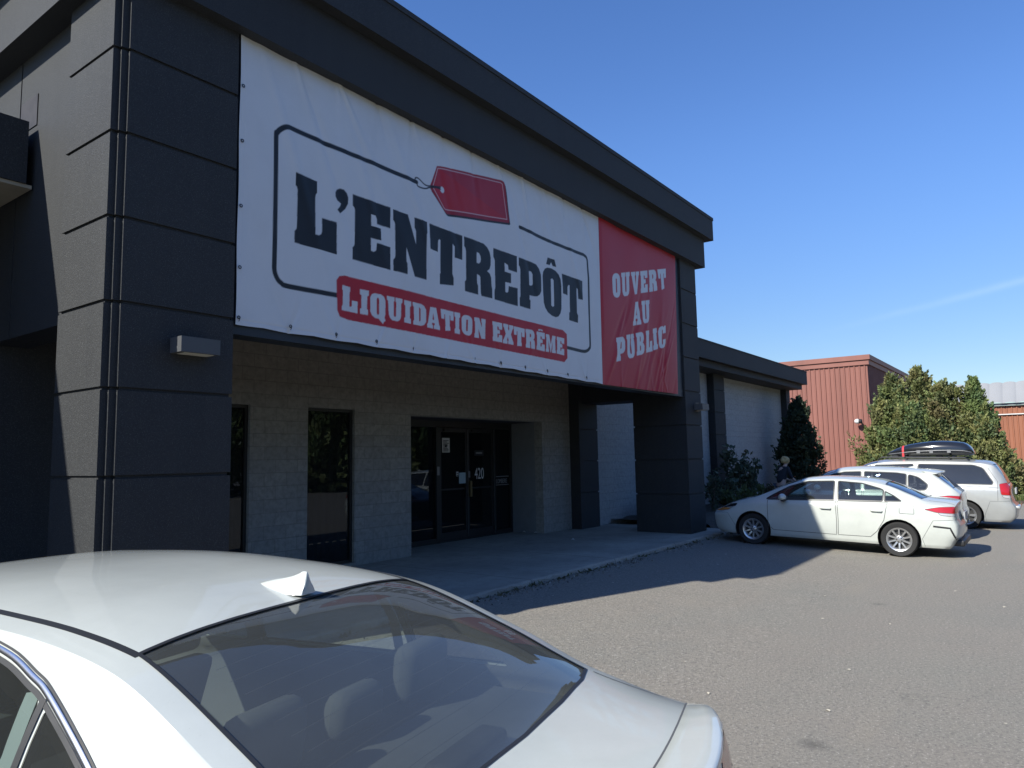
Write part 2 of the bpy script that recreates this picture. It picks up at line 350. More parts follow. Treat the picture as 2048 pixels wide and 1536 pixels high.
M['rubber'] = plain('tyre rubber', (0.028, 0.028, 0.028), 0.8, 0.3, bump=0.2)
M['blacktrim'] = plain('black plastic trim', (0.022, 0.023, 0.025), 0.45)
M['greytrim'] = plain('grey pillar trim', (0.27, 0.275, 0.27), 0.6)
M['shelf'] = plain('sun bleached shelf cloth', (0.075, 0.079, 0.08), 0.9, 0.2, var=.1)
M['chrome'] = plain('chrome', (0.68, 0.69, 0.71), 0.25, 0.5, 1.0, var=0.02)
M['alloy'] = plain('alloy wheel', (0.50, 0.505, 0.51), 0.3, 0.5, 0.8, var=0.04)
M['steel'] = plain('brake disc steel', (0.05, 0.05, 0.05), 0.5, 0.5, 0.5)
M['gap'] = plain('panel gap', (0.09, 0.092, 0.092), 0.7)
M['cargl'] = glass_mat('car window glass', (0.66, 0.76, 0.73), (1, 1, 1), 0.03, even=True)
M['rearglass'] = glass_mat('rear window glass', (0.62, 0.66, 0.64), (1.0, 0.97, 0.91), 0.075, even=True)  # strong film paints a grey glare veil over the glass
M['darkgl'] = glass_mat('privacy glass', (0.16, 0.17, 0.18), (0.95, 0.97, 1.0), 0.04, even=True)
M['lining'] = plain('grey headliner', (0.13, 0.13, 0.125), 0.9, 0.2)
M['seat'] = plain('dark seat cloth', (0.045, 0.047, 0.048), 0.9, 0.2, bump=0.2)
M['seatlight'] = plain('grey seat cloth', (0.075, 0.08, 0.076), 0.9, 0.2)
M['red'] = plain('red lamp lens', (0.42, 0.018, 0.022), 0.18, 0.6, 0.0, 0.6)
M['clearlens'] = plain('clear lamp lens', (0.55, 0.55, 0.56), 0.15, 0.6, 0.2, 0.6)
M['amber'] = plain('amber lamp lens', (0.60, 0.22, 0.05), 0.2, 0.6, 0.0, 0.5)
M['gloss'] = plain('gloss black plastic', (0.014, 0.015, 0.017), 0.16, 0.6, 0.0, 0.7)
M['redstrap'] = plain('red webbing', (0.55, 0.04, 0.05), 0.7)
M['bark'] = plain('bark', (0.10, 0.075, 0.055), 0.9, bump=0.5)
M['leaf'] = tint_mat('cedar foliage', 0.65, 0.25)
M['litter'] = plain('pale litter', (0.42, 0.39, 0.32), 0.8)
M['deadleaf'] = plain('dark dead leaf', (0.045, 0.04, 0.033), 0.8)
M['soil'] = plain('dark soil', (0.06, 0.05, 0.04), 0.95, var=0.3, bump=0.4)
M['banner'] = tint_mat('printed vinyl banner', 0.48, 0.0, spec=0.35, bump=0.05, dirt=0.12)
M['grommet'] = plain('dull metal eyelet', (0.07, 0.075, 0.08), 0.4, 0.5, 0.6)
M['skin'] = plain('skin', (0.50, 0.33, 0.26), 0.55)
M['hair'] = plain('blond hair', (0.50, 0.34, 0.15), 0.6, var=0.25, scale=30)
M['cloth'] = plain('dark cloth', (0.02, 0.022, 0.03), 0.9)
M['denim'] = plain('dark trousers', (0.045, 0.05, 0.065), 0.9)

# ------------------------------------------------------------------ ground
def gz(y): return 0.0 if y < 2.4 else (0.13*(y-2.4)/3.8 if y < 6.2 else 0.13)
xs = [-400, -150, -60, -20, 0, 10, 20, 30, 40, 60, 100, 200, 450]
ys = [-400, -150, -60, -20, -5, 0, 2.4, 3.4, 4.4, 5.4, 6.2, 10, 20, 40, 100, 400]
gv = [(x, y, gz(y)) for y in ys for x in xs]; nx = len(xs)
gq = [(j*nx+i, j*nx+i+1, (j+1)*nx+i+1, (j+1)*nx+i) for j in range(len(ys)-1) for i in range(nx-1)]
tag(np_mesh('parking_lot', gv, gq, M['asphalt']), kind='structure')

# sidewalk: a slab with a broken front edge and a rounded end past the right hand column
def ragged(i, amp): return amp*(math.sin(i*1.7)+0.6*math.sin(i*4.3+1)+0.5*math.sin(i*9.1+2))*0.5
front = []
n = 170
for i in range(n+1):
    x = -9+25.3*i/n
    front.append((x, 6.17+ragged(i, 0.022)+rnd.uniform(-0.012, 0.012)))
front += [(16.62, 6.23), (16.86, 6.37), (16.98, 6.6), (17.02, 7.1), (17.03, 8.2)]
back = [(17.03, 9.38), (15.3, 9.38), (15.3, 9.56), (14.13, 9.56), (14.13, 10.5), (9.77, 10.5), (9.77, 9.56), (2.5, 9.56), (2.5, 9.86), (-9, 9.86)]
bm = bmesh.new()
tp = [bm.verts.new((x, y, 0.2)) for x, y in front]; tb = [bm.verts.new((x, y, 0.2)) for x, y in back]
ch = [bm.verts.new((x, y-0.018-rnd.uniform(0, .02) if x < 16.5 else y, 0.185-rnd.uniform(0, .025))) for x, y in front]
lo = [bm.verts.new((x, y-0.03-rnd.uniform(0, .03) if x < 16.5 else y-0.01, 0.06)) for x, y in front]
bm.faces.new(tp+tb)
for i in range(len(tp)-1):
    bm.faces.new((tp[i], ch[i], ch[i+1], tp[i+1])); bm.faces.new((ch[i], lo[i], lo[i+1], ch[i+1]))
bmesh.ops.recalc_face_normals(bm, faces=bm.faces)
tag(finish('sidewalk', bm, M['concrete']), kind='structure')
# planting bed along the right hand wing
bm = bmesh.new(); 
nb = 60; rows = [[bm.verts.new((17.03+17.5*i/nb, y, z+rnd.uniform(-.02, .03))) for i in range(nb+1)] for y, z in ((6.62, .12), (6.75, .25), (7.6, .30), (8.5, .32), (9.39, .30))]
for A, B in zip(rows, rows[1:]):
    for i in range(nb): bm.faces.new((A[i], A[i+1], B[i+1], B[i]))
tag(finish('planting_bed', bm, M['soil'], smooth=True), kind='structure')
# grass verge under the far trees
def blades(name, x0, x1, y0, y1, z, n, h, cols, seed):
    r = np.random.default_rng(seed); c = np.stack([r.uniform(x0, x1, n), r.uniform(y0, y1, n), np.full(n, z)], 1)
    a = r.uniform(0, 6.28, n); d = np.stack([np.cos(a), np.sin(a), np.zeros(n)], 1)*0.03; hh = r.uniform(.5, 1, n)*h
    t = c+np.stack([r.normal(0, .05, n), r.normal(0, .05, n), hh], 1)
    v = np.stack([c-d, c+d, t+d*.2, t-d*.2], 1).reshape(-1, 3); q = np.arange(4*n).reshape(n, 4)
    cc = np.array(cols)[r.integers(0, len(cols), n)]*r.uniform(.7, 1.25, (n, 1))
    return np_mesh(name, v, q, M['leaf'], colors=np.repeat(cc, 4, 0))
bm = bmesh.new(); box(bm, 31.8, 60, -2.5, 7.6, -0.05, 0.10)
tag(finish('grass_verge', bm, M['soil']), kind='structure')
tag(blades('grass', 31.85, 40, -2.2, 7.3, 0.1, 26000, 0.16, [(.10, .13, .04), (.16, .17, .06), (.07, .11, .03)], 3), kind='stuff')

# ------------------------------------------------------------------ the store
WP = {}
def world_part(o, root):
    o.parent = root; o.matrix_parent_inverse = Matrix.Translation(-Vector(root.location)); return o
B = empty('retail_building', (9.7, 6.6, 0.2), label='low black and grey store building with a tall portal over its glass entrance', cat='building')
def bp(o, label=None):
    world_part(o, B)
    if label: o['label'] = label
    return o
def sub(o, parent): o.parent = parent; return o

GRV = [1.07, 1.85, 2.625, 3.40, 4.175, 4.965, 5.765]
def panelled(name, outline, z0, z1, grooves, inset=0.022, gap=0.032):
    cx = sum(p[0] for p in outline)/len(outline); cy = sum(p[1] for p in outline)/len(outline)
    bm = bmesh.new()
    core = [(x+(inset if x < cx else -inset), y+(inset if y < cy else -inset)) for x, y in outline]
    prism(bm, core, z0+.003, z1-.003)
    zz = [z0]+[g for g in grooves if z0 < g < z1]+[z1]
    for a, b in zip(zz, zz[1:]):
        lo = a+(gap/2 if a != z0 else 0); hi = b-(gap/2 if b != z1 else 0)
        prism(bm, outline, lo, hi)
    return finish(name, bm, M['stucco'], bev=0.006)
bp(panelled('column', [(2.92, 7.52), (2.92, 6.60), (2.98, 6.60), (2.98, 6.57), (3.04, 6.57), (3.04, 6.54), (4.15, 6.54), (4.15, 7.52)], 0.2, 6.46, GRV), 'sunlit grooved black column with a lamp, left of the white banner')
bp(panelled('column', [(15.48, 7.86), (15.48, 6.54), (16.38, 6.54), (16.38, 6.57), (16.44, 6.57), (16.44, 6.60), (16.50, 6.60), (16.50, 7.86)], 0.2, 6.46, GRV), 'grooved black column at the right end, beside the parked sedan')
bp(panelled('pilaster', [(15.35, 9.78), (15.35, 9.28), (16.25, 9.28), (16.25, 9.78)], 0.2, 4.4, GRV))
bp(panelled('pilaster', [(24.15, 9.7), (24.15, 9.15), (25.15, 9.15), (25.15, 9.7)], 0.2, 4.73, GRV))
bp(panelled('pilaster', [(32.75, 9.7), (32.75, 9.15), (33.3, 9.15), (33.3, 9.7)], 0.2, 4.73, GRV))
# portal: side walls with the passage below, spandrel beam, ceiling
bp(boxes('side_wall', [(3.0, 3.4, 7.52, 8.93, 3.33, 6.46), (3.0, 3.4, 8.96, 13, 3.33, 6.46), (3.03, 3.37, 8.92, 8.97, 3.34, 6.45)], M['stucco']))
bp(boxes('side_wall', [(15.52, 16.42, 7.86, 9.28, 3.27, 6.46)], M['stucco']))
bp(boxes('beam', [(4.15, 15.48, 6.585, 6.86, 3.26, 6.46)], M['fascia']))
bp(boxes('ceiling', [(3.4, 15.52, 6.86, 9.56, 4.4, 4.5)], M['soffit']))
# eaves of the portal
bp(boxes('fascia', [(2.76, 16.68, 6.40, 12.2, 6.46, 7.16)], M['stucco'], bev=0.008))
par = bp(boxes('parapet', [(2.54, 16.93, 6.25, 12.4, 7.163, 7.66)], M['stucco'], bev=0.008))
sub(boxes('coping', [(2.525, 16.945, 6.235, 12.42, 7.66, 7.735)], M['stucco'], bev=0.012), par)
# block wall with its openings
zt = 4.4
bp(boxes('block_wall', [(4.15, 5.42, 9.56, 9.78, .2, zt), (6.38, 7.43, 9.56, 9.78, .2, zt), (8.41, 9.77, 9.56, 9.78, .2, zt), (14.13, 15.35, 9.56, 9.78, .2, zt),
   (5.42, 6.38, 9.56, 9.78, 2.82, zt), (7.43, 8.41, 9.56, 9.78, 2.83, zt), (9.77, 14.13, 9.56, 9.78, 2.78, zt)], M['block']))
bp(boxes('return_wall', [(2.4, 4.15, 9.52, 9.8, .2, 4.9)], M['stucco']))
# windows
def window(x0, x1, z0, z1, y=9.66):
    t = 0.045
    fr = bp(boxes('window', [(x0, x0+t, y-.04, y+.04, z0, z1), (x1-t, x1, y-.04, y+.04, z0, z1), (x0+t, x1-t, y-.04, y+.04, z1-t, z1), (x0+t, x1-t, y-.04, y+.04, z0, z0+t)], M['frame']))
    sub(boxes('pane', [(x0+t, x1-t, y-.008, y+.008, z0+t, z1-t)], M['pane']), fr)
    sub(boxes('sill', [(x0-.02, x1+.02, 9.54, 9.62, z0-.045, z0)], M['concrete']), fr)
    # a raised roller blind housing and a floor behind the glass
    sub(boxes('blind_slat', [(x0+.12+.16*k, x0+.20+.16*k, y+.10, y+.104, z0+.1, z1-.1) for k in range(5)], M['greypanel']), fr)
window(5.42, 6.38, 0.25, 2.82); window(7.43, 8.41, 0.25, 2.83)
# entrance recess
rw = bp(boxes('recess_wall', [(14.13, 14.33, 9.78, 10.62, .2, 2.78)], M['greypanel']))
sub(boxes('outlet', [(14.118, 14.13, 9.98, 10.06, .55, .67)], M['metalgrey']), rw)
bp(boxes('recess_wall', [(9.57, 9.77, 9.78, 10.62, .2, 2.78)], M['block']))
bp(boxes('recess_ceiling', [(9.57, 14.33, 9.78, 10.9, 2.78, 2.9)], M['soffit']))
Y = 10.5
ent = bp(boxes('entrance_frame', [(9.77, 14.13, Y-.05, Y+.05, 2.64, 2.78), (9.77, 9.84, Y-.05, Y+.05, .2, 2.64), (11.43, 11.53, Y-.06, Y+.06, .2, 2.64), (13.40, 13.475, Y-.06, Y+.06, .2, 2.64), (14.07, 14.13, Y-.05, Y+.05, .2, 2.64),
   (9.84, 11.43, Y-.05, Y+.05, .2, .30), (13.475, 14.07, Y-.05, Y+.05, .2, .30), (11.53, 13.40, Y-.05, Y+.07, .2, .215)], M['frame']))
sub(boxes('edge_strip', [(13.395, 13.412, Y-.075, Y-.06, .25, 2.62), (12.455, 12.47, Y-.062, Y-.05, .25, 2.60)], M['framelit']), ent)
sub(boxes('pane', [(9.84, 11.43, Y-.006, Y+.006, .30, 2.64)], M['pane']), ent)
sub(boxes('pane', [(13.475, 14.07, Y-.006, Y+.006, .30, 2.64)], M['pane']), ent)
def text_mesh(name, s, size, mat, sx=1.0, ext=0.001):
    cu = bpy.data.curves.new(name, 'FONT'); cu.body = s; cu.size = size; cu.align_x = 'LEFT'; cu.extrude = ext; cu.resolution_u = 3
    o = bpy.data.objects.new(name+'_tmp', cu); COL.objects.link(o); dg = bpy.context.evaluated_depsgraph_get()
    me = bpy.data.meshes.new_from_object(o.evaluated_get(dg)); bpy.data.objects.remove(o)
    me.transform(Matrix(((sx, 0, 0, 0), (0, 0, -1, 0), (0, 1, 0, 0), (0, 0, 0, 1))))
    me.name = name; return link_mesh(name, me, mat)
def door(x0, x1):
    s = 0.06
    d = bp(boxes('door', [(x0, x0+s, Y-.045, Y+.0, .22, 2.63), (x1-s, x1, Y-.045, Y+.0, .22, 2.63), (x0+s, x1-s, Y-.045, Y+.0, 2.54, 2.63), (x0+s, x1-s, Y-.045, Y+.0, .22, .40), (x0+s, x1-s, Y-.045, Y, 1.29, 1.325)], M['frame']))
    sub(boxes('pane', [(x0+s, x1-s, Y-.028, Y-.016, .40, 1.29), (x0+s, x1-s, Y-.028, Y-.016, 1.325, 2.54)], M['pane']), d)
    sub(boxes('closer', [(x0+.12, x0+.42, Y-.10, Y-.046, 2.555, 2.61)], M['frame']), d)
    return d
d1 = door(11.54, 12.455); d2 = door(12.472, 13.392)
sub(boxes('handle', [(12.50, 12.56, Y-.10, Y-.046, 1.12, 1.47)], M['brass'], bev=.006), d2)
sub(boxes('handle', [(12.36, 12.40, Y-.09, Y-.046, 1.18, 1.42)], M['frame'], bev=.006), d1)
sub(boxes('lock_plate', [(12.487, 12.55, Y-.055, Y-.046, 1.54, 1.68)], M['metalgrey']), d2)
h = text_mesh('house_number', '420', 0.36, M['vinyl'], 0.62); h.location = (12.73, Y-.031, 1.50); sub(h, d2)
h = text_mesh('lettering', 'PLOMBERIE', 0.15, M['vinylgrey'], 0.62); h.location = (13.50, Y-.009, 1.37); sub(h, ent)
sub(boxes('sign_line', [(13.50, 14.04, Y-.012, Y-.007, 1.52, 1.533), (13.50, 14.04, Y-.012, Y-.007, 1.325, 1.338)], M['vinylgrey']), ent)
sub(boxes('push_plate', [(11.45, 11.52, Y-.066, Y-.06, 1.62, 1.80)], M['vinylgrey']), ent)
# unlit room behind the glass
bp(boxes('interior', [(4.2, 15.2, 12.9, 13.0, .2, 3.2), (4.2, 15.2, 9.79, 12.9, .15, .19), (4.2, 15.2, 9.79, 12.9, 3.0, 3.1), (4.1, 4.2, 9.79, 13, .2, 3.1), (15.2, 15.3, 9.79, 13, .2, 3.1)], M['darkroom']))
# wings
wf = bp(boxes('fascia', [(-14, 2.92, 8.45, 9.2, 4.92, 5.60)], M['stucco']), 'black fascia of the left wing, abutting the portal')
bp(boxes('soffit', [(-14, 2.98, 8.47, 9.9, 4.88, 4.918)], M['beige']))
bp(boxes('roof', [(-14, 3.0, 9.2, 30, 5.2, 5.58)], M['soffit'])); bp(boxes('roof', [(16.45, 33.3, 9.1, 30, 5.1, 5.50)], M['soffit']))
bp(boxes('side_wall', [(-14, 2.98, 9.9, 10.2, .1, 4.88)], M['stucco']))
bp(boxes('flashing', [(2.990, 2.998, 8.46, 8.90, 5.60, 5.95)], M['flash']))
f2 = bp(boxes('fascia', [(16.42, 33.6, 8.45, 9.1, 4.95, 5.50)], M['stucco'], bev=.01), 'black fascia over the pale block wall of the right wing')
sub(boxes('coping', [(16.42, 33.62, 8.435, 9.12, 5.50, 5.545)], M['stucco']), f2)
bp(boxes('fascia', [(16.42, 33.35, 8.62, 9.6, 4.73, 4.947)], M['stucco'], bev=.01))
bp(boxes('side_wall', [(16.25, 32.75, 9.40, 9.65, .15, 4.73), (33.0, 33.28, 9.7, 30, .1, 5.1)], M['whiteblock']), 'pale painted block wall of the right wing')

# wall lamps
def wall_lamp(x, z, label):
    t = empty('wall_lamp', (x, 6.54, z), label=label, cat='wall lamp', group='wall lamps on the columns')
    a = boxes('housing', [(0, .39, -.20, -.002, 0, .145)], M['lampgrey'], t, bev=.008)
    boxes('lens', [(.05, .34, -.17, -.04, -.006, -.001)], M['lens'], t)
    boxes('back_plate', [(.08, .31, -.002, .0, -.03, .18)], M['frame'], t)
    return t
wall_lamp(3.50, 2.985, 'grey box lamp on the sunlit column left of the white banner')
wall_lamp(15.97, 2.98, 'grey box lamp on the shaded column above the white sedan')

# ------------------------------------------------------------------ banners (printed cloth, real folds)
LET = {"L": [[[4.877, 5.17], [5.178, 5.156], [5.18, 5.022], [5.161, 4.999], [5.155, 4.962], [5.158, 4.53], [5.21, 4.529], [5.242, 4.551], [5.253, 4.588], [5.251, 4.746], [5.468, 4.747], [5.473, 4.362], [4.88, 4.369], [4.878, 4.499], [4.901, 4.527], [4.908, 4.562], [4.904, 4.98], [4.897, 5.007], [4.879, 5.022]]], "q": [[[5.514, 5.174], [5.569, 5.175], [5.614, 5.142], [5.637, 5.092], [5.632, 5.018], [5.595, 4.944], [5.516, 4.868], [5.472, 4.902], [5.516, 4.958], [5.53, 4.994], [5.471, 5.013], [5.444, 5.053], [5.441, 5.104], [5.465, 5.146]]], "E": [[[5.703, 5.158], [6.311, 5.154], [6.313, 4.881], [6.085, 4.88], [6.085, 4.943], [6.063, 4.983], [5.993, 4.984], [5.999, 4.842], [6.154, 4.839], [6.159, 4.687], [5.996, 4.684], [6.0, 4.525], [6.042, 4.52], [6.08, 4.542], [6.091, 4.644], [6.316, 4.637], [6.318, 4.342], [5.707, 4.355], [5.706, 4.499], [5.733, 4.529], [5.74, 4.563], [5.736, 4.974], [5.726, 5.0], [5.704, 5.015]]], "N": [[[6.356, 5.146], [6.628, 5.149], [6.779, 4.782], [6.777, 4.965], [6.765, 4.987], [6.751, 5.001], [6.749, 5.142], [6.997, 5.142], [6.997, 4.994], [6.985, 4.966], [6.982, 4.342], [6.751, 4.344], [6.593, 4.701], [6.594, 4.514], [6.614, 4.487], [6.615, 4.345], [6.366, 4.346], [6.366, 4.489], [6.393, 4.519], [6.4, 4.551], [6.392, 4.96], [6.381, 4.984], [6.358, 5.006]]], "T": [[[7.045, 5.136], [7.735, 5.129], [7.735, 4.775], [7.565, 4.775], [7.565, 4.933], [7.521, 4.962], [7.52, 4.534], [7.547, 4.479], [7.548, 4.371], [7.253, 4.335], [7.254, 4.474], [7.27, 4.499], [7.271, 4.961], [7.248, 4.965], [7.226, 4.94], [7.219, 4.779], [7.055, 4.784]]], "R": [[[7.771, 5.132], [8.236, 5.132], [8.317, 5.098], [8.38, 5.037], [8.405, 4.952], [8.399, 4.838], [8.368, 4.772], [8.308, 4.73], [8.372, 4.706], [8.406, 4.652], [8.414, 4.52], [8.429, 4.477], [8.425, 4.335], [8.166, 4.328], [8.15, 4.376], [8.143, 4.609], [8.121, 4.627], [8.065, 4.638], [8.067, 4.507], [8.089, 4.468], [8.09, 4.333], [7.78, 4.333], [7.783, 4.475], [7.811, 4.499], [7.814, 4.553], [7.813, 4.925], [7.8, 4.966], [7.774, 4.989]], [[8.06, 4.966], [8.117, 4.96], [8.15, 4.927], [8.161, 4.878], [8.148, 4.831], [8.114, 4.805], [8.057, 4.804]]], "E2": [[[8.472, 5.124], [9.076, 5.122], [9.078, 4.86], [8.847, 4.861], [8.836, 4.929], [8.751, 4.951], [8.755, 4.812], [8.915, 4.813], [8.914, 4.657], [8.762, 4.65], [8.76, 4.495], [8.804, 4.491], [8.836, 4.51], [8.849, 4.603], [9.083, 4.61], [9.076, 4.32], [8.481, 4.33], [8.485, 4.472], [8.504, 4.506], [8.508, 4.574], [8.505, 4.936], [8.492, 4.963], [8.47, 4.985]]], "P": [[[9.124, 5.119], [9.462, 5.116], [9.61, 5.103], [9.698, 5.043], [9.748, 4.956], [9.751, 4.842], [9.745, 4.683], [9.696, 4.614], [9.619, 4.57], [9.529, 4.555], [9.409, 4.556], [9.406, 4.487], [9.43, 4.47], [9.422, 4.326], [9.13, 4.332], [9.13, 4.466], [9.152, 4.49], [9.164, 4.926], [9.147, 4.973], [9.126, 4.986]], [[9.409, 4.954], [9.47, 4.953], [9.506, 4.917], [9.507, 4.762], [9.492, 4.733], [9.432, 4.716], [9.406, 4.726]]], "O": [[[9.957, 5.122], [10.076, 5.133], [10.204, 5.113], [10.3, 5.064], [10.355, 4.992], [10.371, 4.886], [10.37, 4.685], [10.355, 4.482], [10.318, 4.395], [10.25, 4.331], [10.168, 4.305], [10.04, 4.313], [9.916, 4.352], [9.842, 4.419], [9.806, 4.501], [9.798, 4.675], [9.797, 4.939], [9.82, 5.023], [9.877, 5.088]], [[10.044, 4.942], [10.093, 4.96], [10.132, 4.932], [10.125, 4.491], [10.079, 4.47], [10.035, 4.49]]], "hat": [[[9.969, 5.299], [10.172, 5.302], [10.224, 5.181], [10.114, 5.181], [10.073, 5.236], [10.027, 5.177], [9.917, 5.174]]], "T2": [[[10.405, 5.107], [11.076, 5.101], [11.07, 4.751], [10.917, 4.749], [10.908, 4.918], [10.871, 4.939], [10.864, 4.487], [10.901, 4.446], [10.89, 4.309], [10.599, 4.318], [10.606, 4.457], [10.632, 4.466], [10.644, 4.945], [10.605, 4.942], [10.577, 4.905], [10.57, 4.754], [10.422, 4.758]]], "tag": [[7.206, 5.995], [7.278, 6.016], [8.677, 6.248], [8.753, 6.238], [8.78, 6.212], [8.888, 5.626], [8.867, 5.61], [7.403, 5.363], [7.359, 5.38], [7.066, 5.627], [7.067, 5.687]], "tagline": [[7.227, 5.969], [7.277, 5.983], [8.676, 6.206], [8.717, 6.193], [8.83, 5.659], [7.37, 5.418], [7.342, 5.43], [7.12, 5.658], [7.121, 5.696]], "hole": [[7.309, 5.684]], "str1": [[6.779, 5.656], [6.779, 5.686], [6.8, 5.702], [6.846, 5.699], [6.94, 5.657], [7.013, 5.652], [7.088, 5.671], [7.274, 5.711]], "str2": [[6.805, 5.623], [6.825, 5.592], [6.897, 5.588], [6.981, 5.605], [7.056, 5.642], [7.186, 5.677], [7.274, 5.684]], "frame1": [[6.801, 5.642], [6.047, 5.648], [5.304, 5.65], [4.86, 5.661], [4.763, 5.653], [4.695, 5.616], [4.636, 5.549], [4.621, 5.476], [4.625, 4.903], [4.632, 4.317], [4.632, 4.041], [4.663, 3.938], [4.723, 3.884], [4.834, 3.864], [5.474, 3.875]], "frame2": [[9.17, 5.62], [9.994, 5.592], [10.963, 5.597], [11.167, 5.593], [11.269, 5.518], [11.298, 5.195], [11.288, 4.47], [11.293, 3.992], [11.255, 3.892], [11.137, 3.832], [10.957, 3.817], [10.483, 3.825]], "panel": [[5.466, 4.055], [5.51, 4.111], [5.585, 4.132], [10.374, 4.112], [10.5, 4.059], [10.495, 3.641], [10.396, 3.562], [10.239, 3.564], [5.641, 3.607], [5.513, 3.63], [5.476, 3.701]], "small": [["L", [[5.554, 4.014], [5.795, 4.009], [5.787, 3.708], [5.545, 3.709]]], ["I", [[5.827, 4.012], [5.966, 4.015], [5.949, 3.711], [5.826, 3.71]]], ["Q", [[5.989, 4.0], [6.235, 4.003], [6.235, 3.686], [5.987, 3.698]]], ["U", [[6.26, 4.003], [6.522, 4.002], [6.51, 3.699], [6.275, 3.707]]], ["I", [[6.553, 3.998], [6.681, 3.994], [6.674, 3.703], [6.557, 3.706]]], ["D", [[6.708, 3.996], [6.973, 3.994], [6.965, 3.708], [6.717, 3.701]]], ["A", [[6.985, 3.988], [7.245, 3.993], [7.241, 3.697], [6.988, 3.701]]], ["T", [[7.263, 3.997], [7.536, 3.997], [7.525, 3.706], [7.277, 3.702]]], ["I", [[7.552, 3.994], [7.676, 3.996], [7.662, 3.695], [7.55, 3.697]]], ["O", [[7.705, 3.986], [7.948, 3.994], [7.935, 3.699], [7.702, 3.698]]], ["N", [[7.988, 3.987], [8.252, 3.993], [8.238, 3.693], [7.979, 3.69]]], ["E", [[8.415, 3.988], [8.658, 3.99], [8.645, 3.692], [8.41, 3.689]]], ["X", [[8.686, 3.991], [8.945, 3.991], [8.93, 3.69], [8.661, 3.689]]], ["T", [[8.957, 3.987], [9.244, 3.984], [9.228, 3.677], [8.948, 3.692]]], ["R", [[9.266, 3.987], [9.522, 3.989], [9.515, 3.687], [9.255, 3.685]]], ["E", [[9.575, 3.985], [9.808, 3.988], [9.795, 3.68], [9.557, 3.684]]], ["M", [[9.837, 3.975], [10.135, 3.974], [10.128, 3.685], [9.824, 3.683]]], ["E", [[10.175, 3.974], [10.413, 3.975], [10.395, 3.679], [10.156, 3.683]]], ["hat", [[9.614, 4.032], [9.761, 4.035], [9.76, 4.009], [9.613, 4.007]]]], "red": [["O", [[12.192, 5.455], [12.533, 5.544], [12.543, 5.057], [12.202, 4.972]]], ["U", [[12.593, 5.551], [12.956, 5.643], [12.945, 5.162], [12.603, 5.075]]], ["V", [[13.013, 5.649], [13.387, 5.739], [13.316, 5.256], [13.088, 5.199]]], ["E", [[13.444, 5.755], [13.795, 5.845], [13.779, 5.375], [13.448, 5.287]]], ["R", [[13.865, 5.862], [14.222, 5.95], [14.227, 5.485], [13.841, 5.383]]], ["T", [[14.276, 5.961], [14.695, 6.065], [14.643, 5.591], [14.343, 5.511]]], ["A", [[13.085, 5.039], [13.385, 5.111], [13.395, 4.634], [13.022, 4.553]]], ["U", [[13.452, 5.126], [13.82, 5.213], [13.786, 4.734], [13.452, 4.649]]], ["P", [[12.302, 4.217], [12.667, 4.297], [12.647, 3.833], [12.27, 3.748]]], ["U", [[12.729, 4.326], [13.067, 4.398], [13.067, 3.918], [12.718, 3.85]]], ["B", [[13.137, 4.415], [13.499, 4.499], [13.476, 4.027], [13.126, 3.954]]], ["L", [[13.573, 4.516], [13.929, 4.608], [13.897, 4.132], [13.578, 4.06]]], ["I", [[13.939, 4.61], [14.124, 4.658], [14.136, 4.204], [13.934, 4.154]]], ["C", [[14.179, 4.681], [14.547, 4.762], [14.513, 4.285], [14.182, 4.209]]]]}
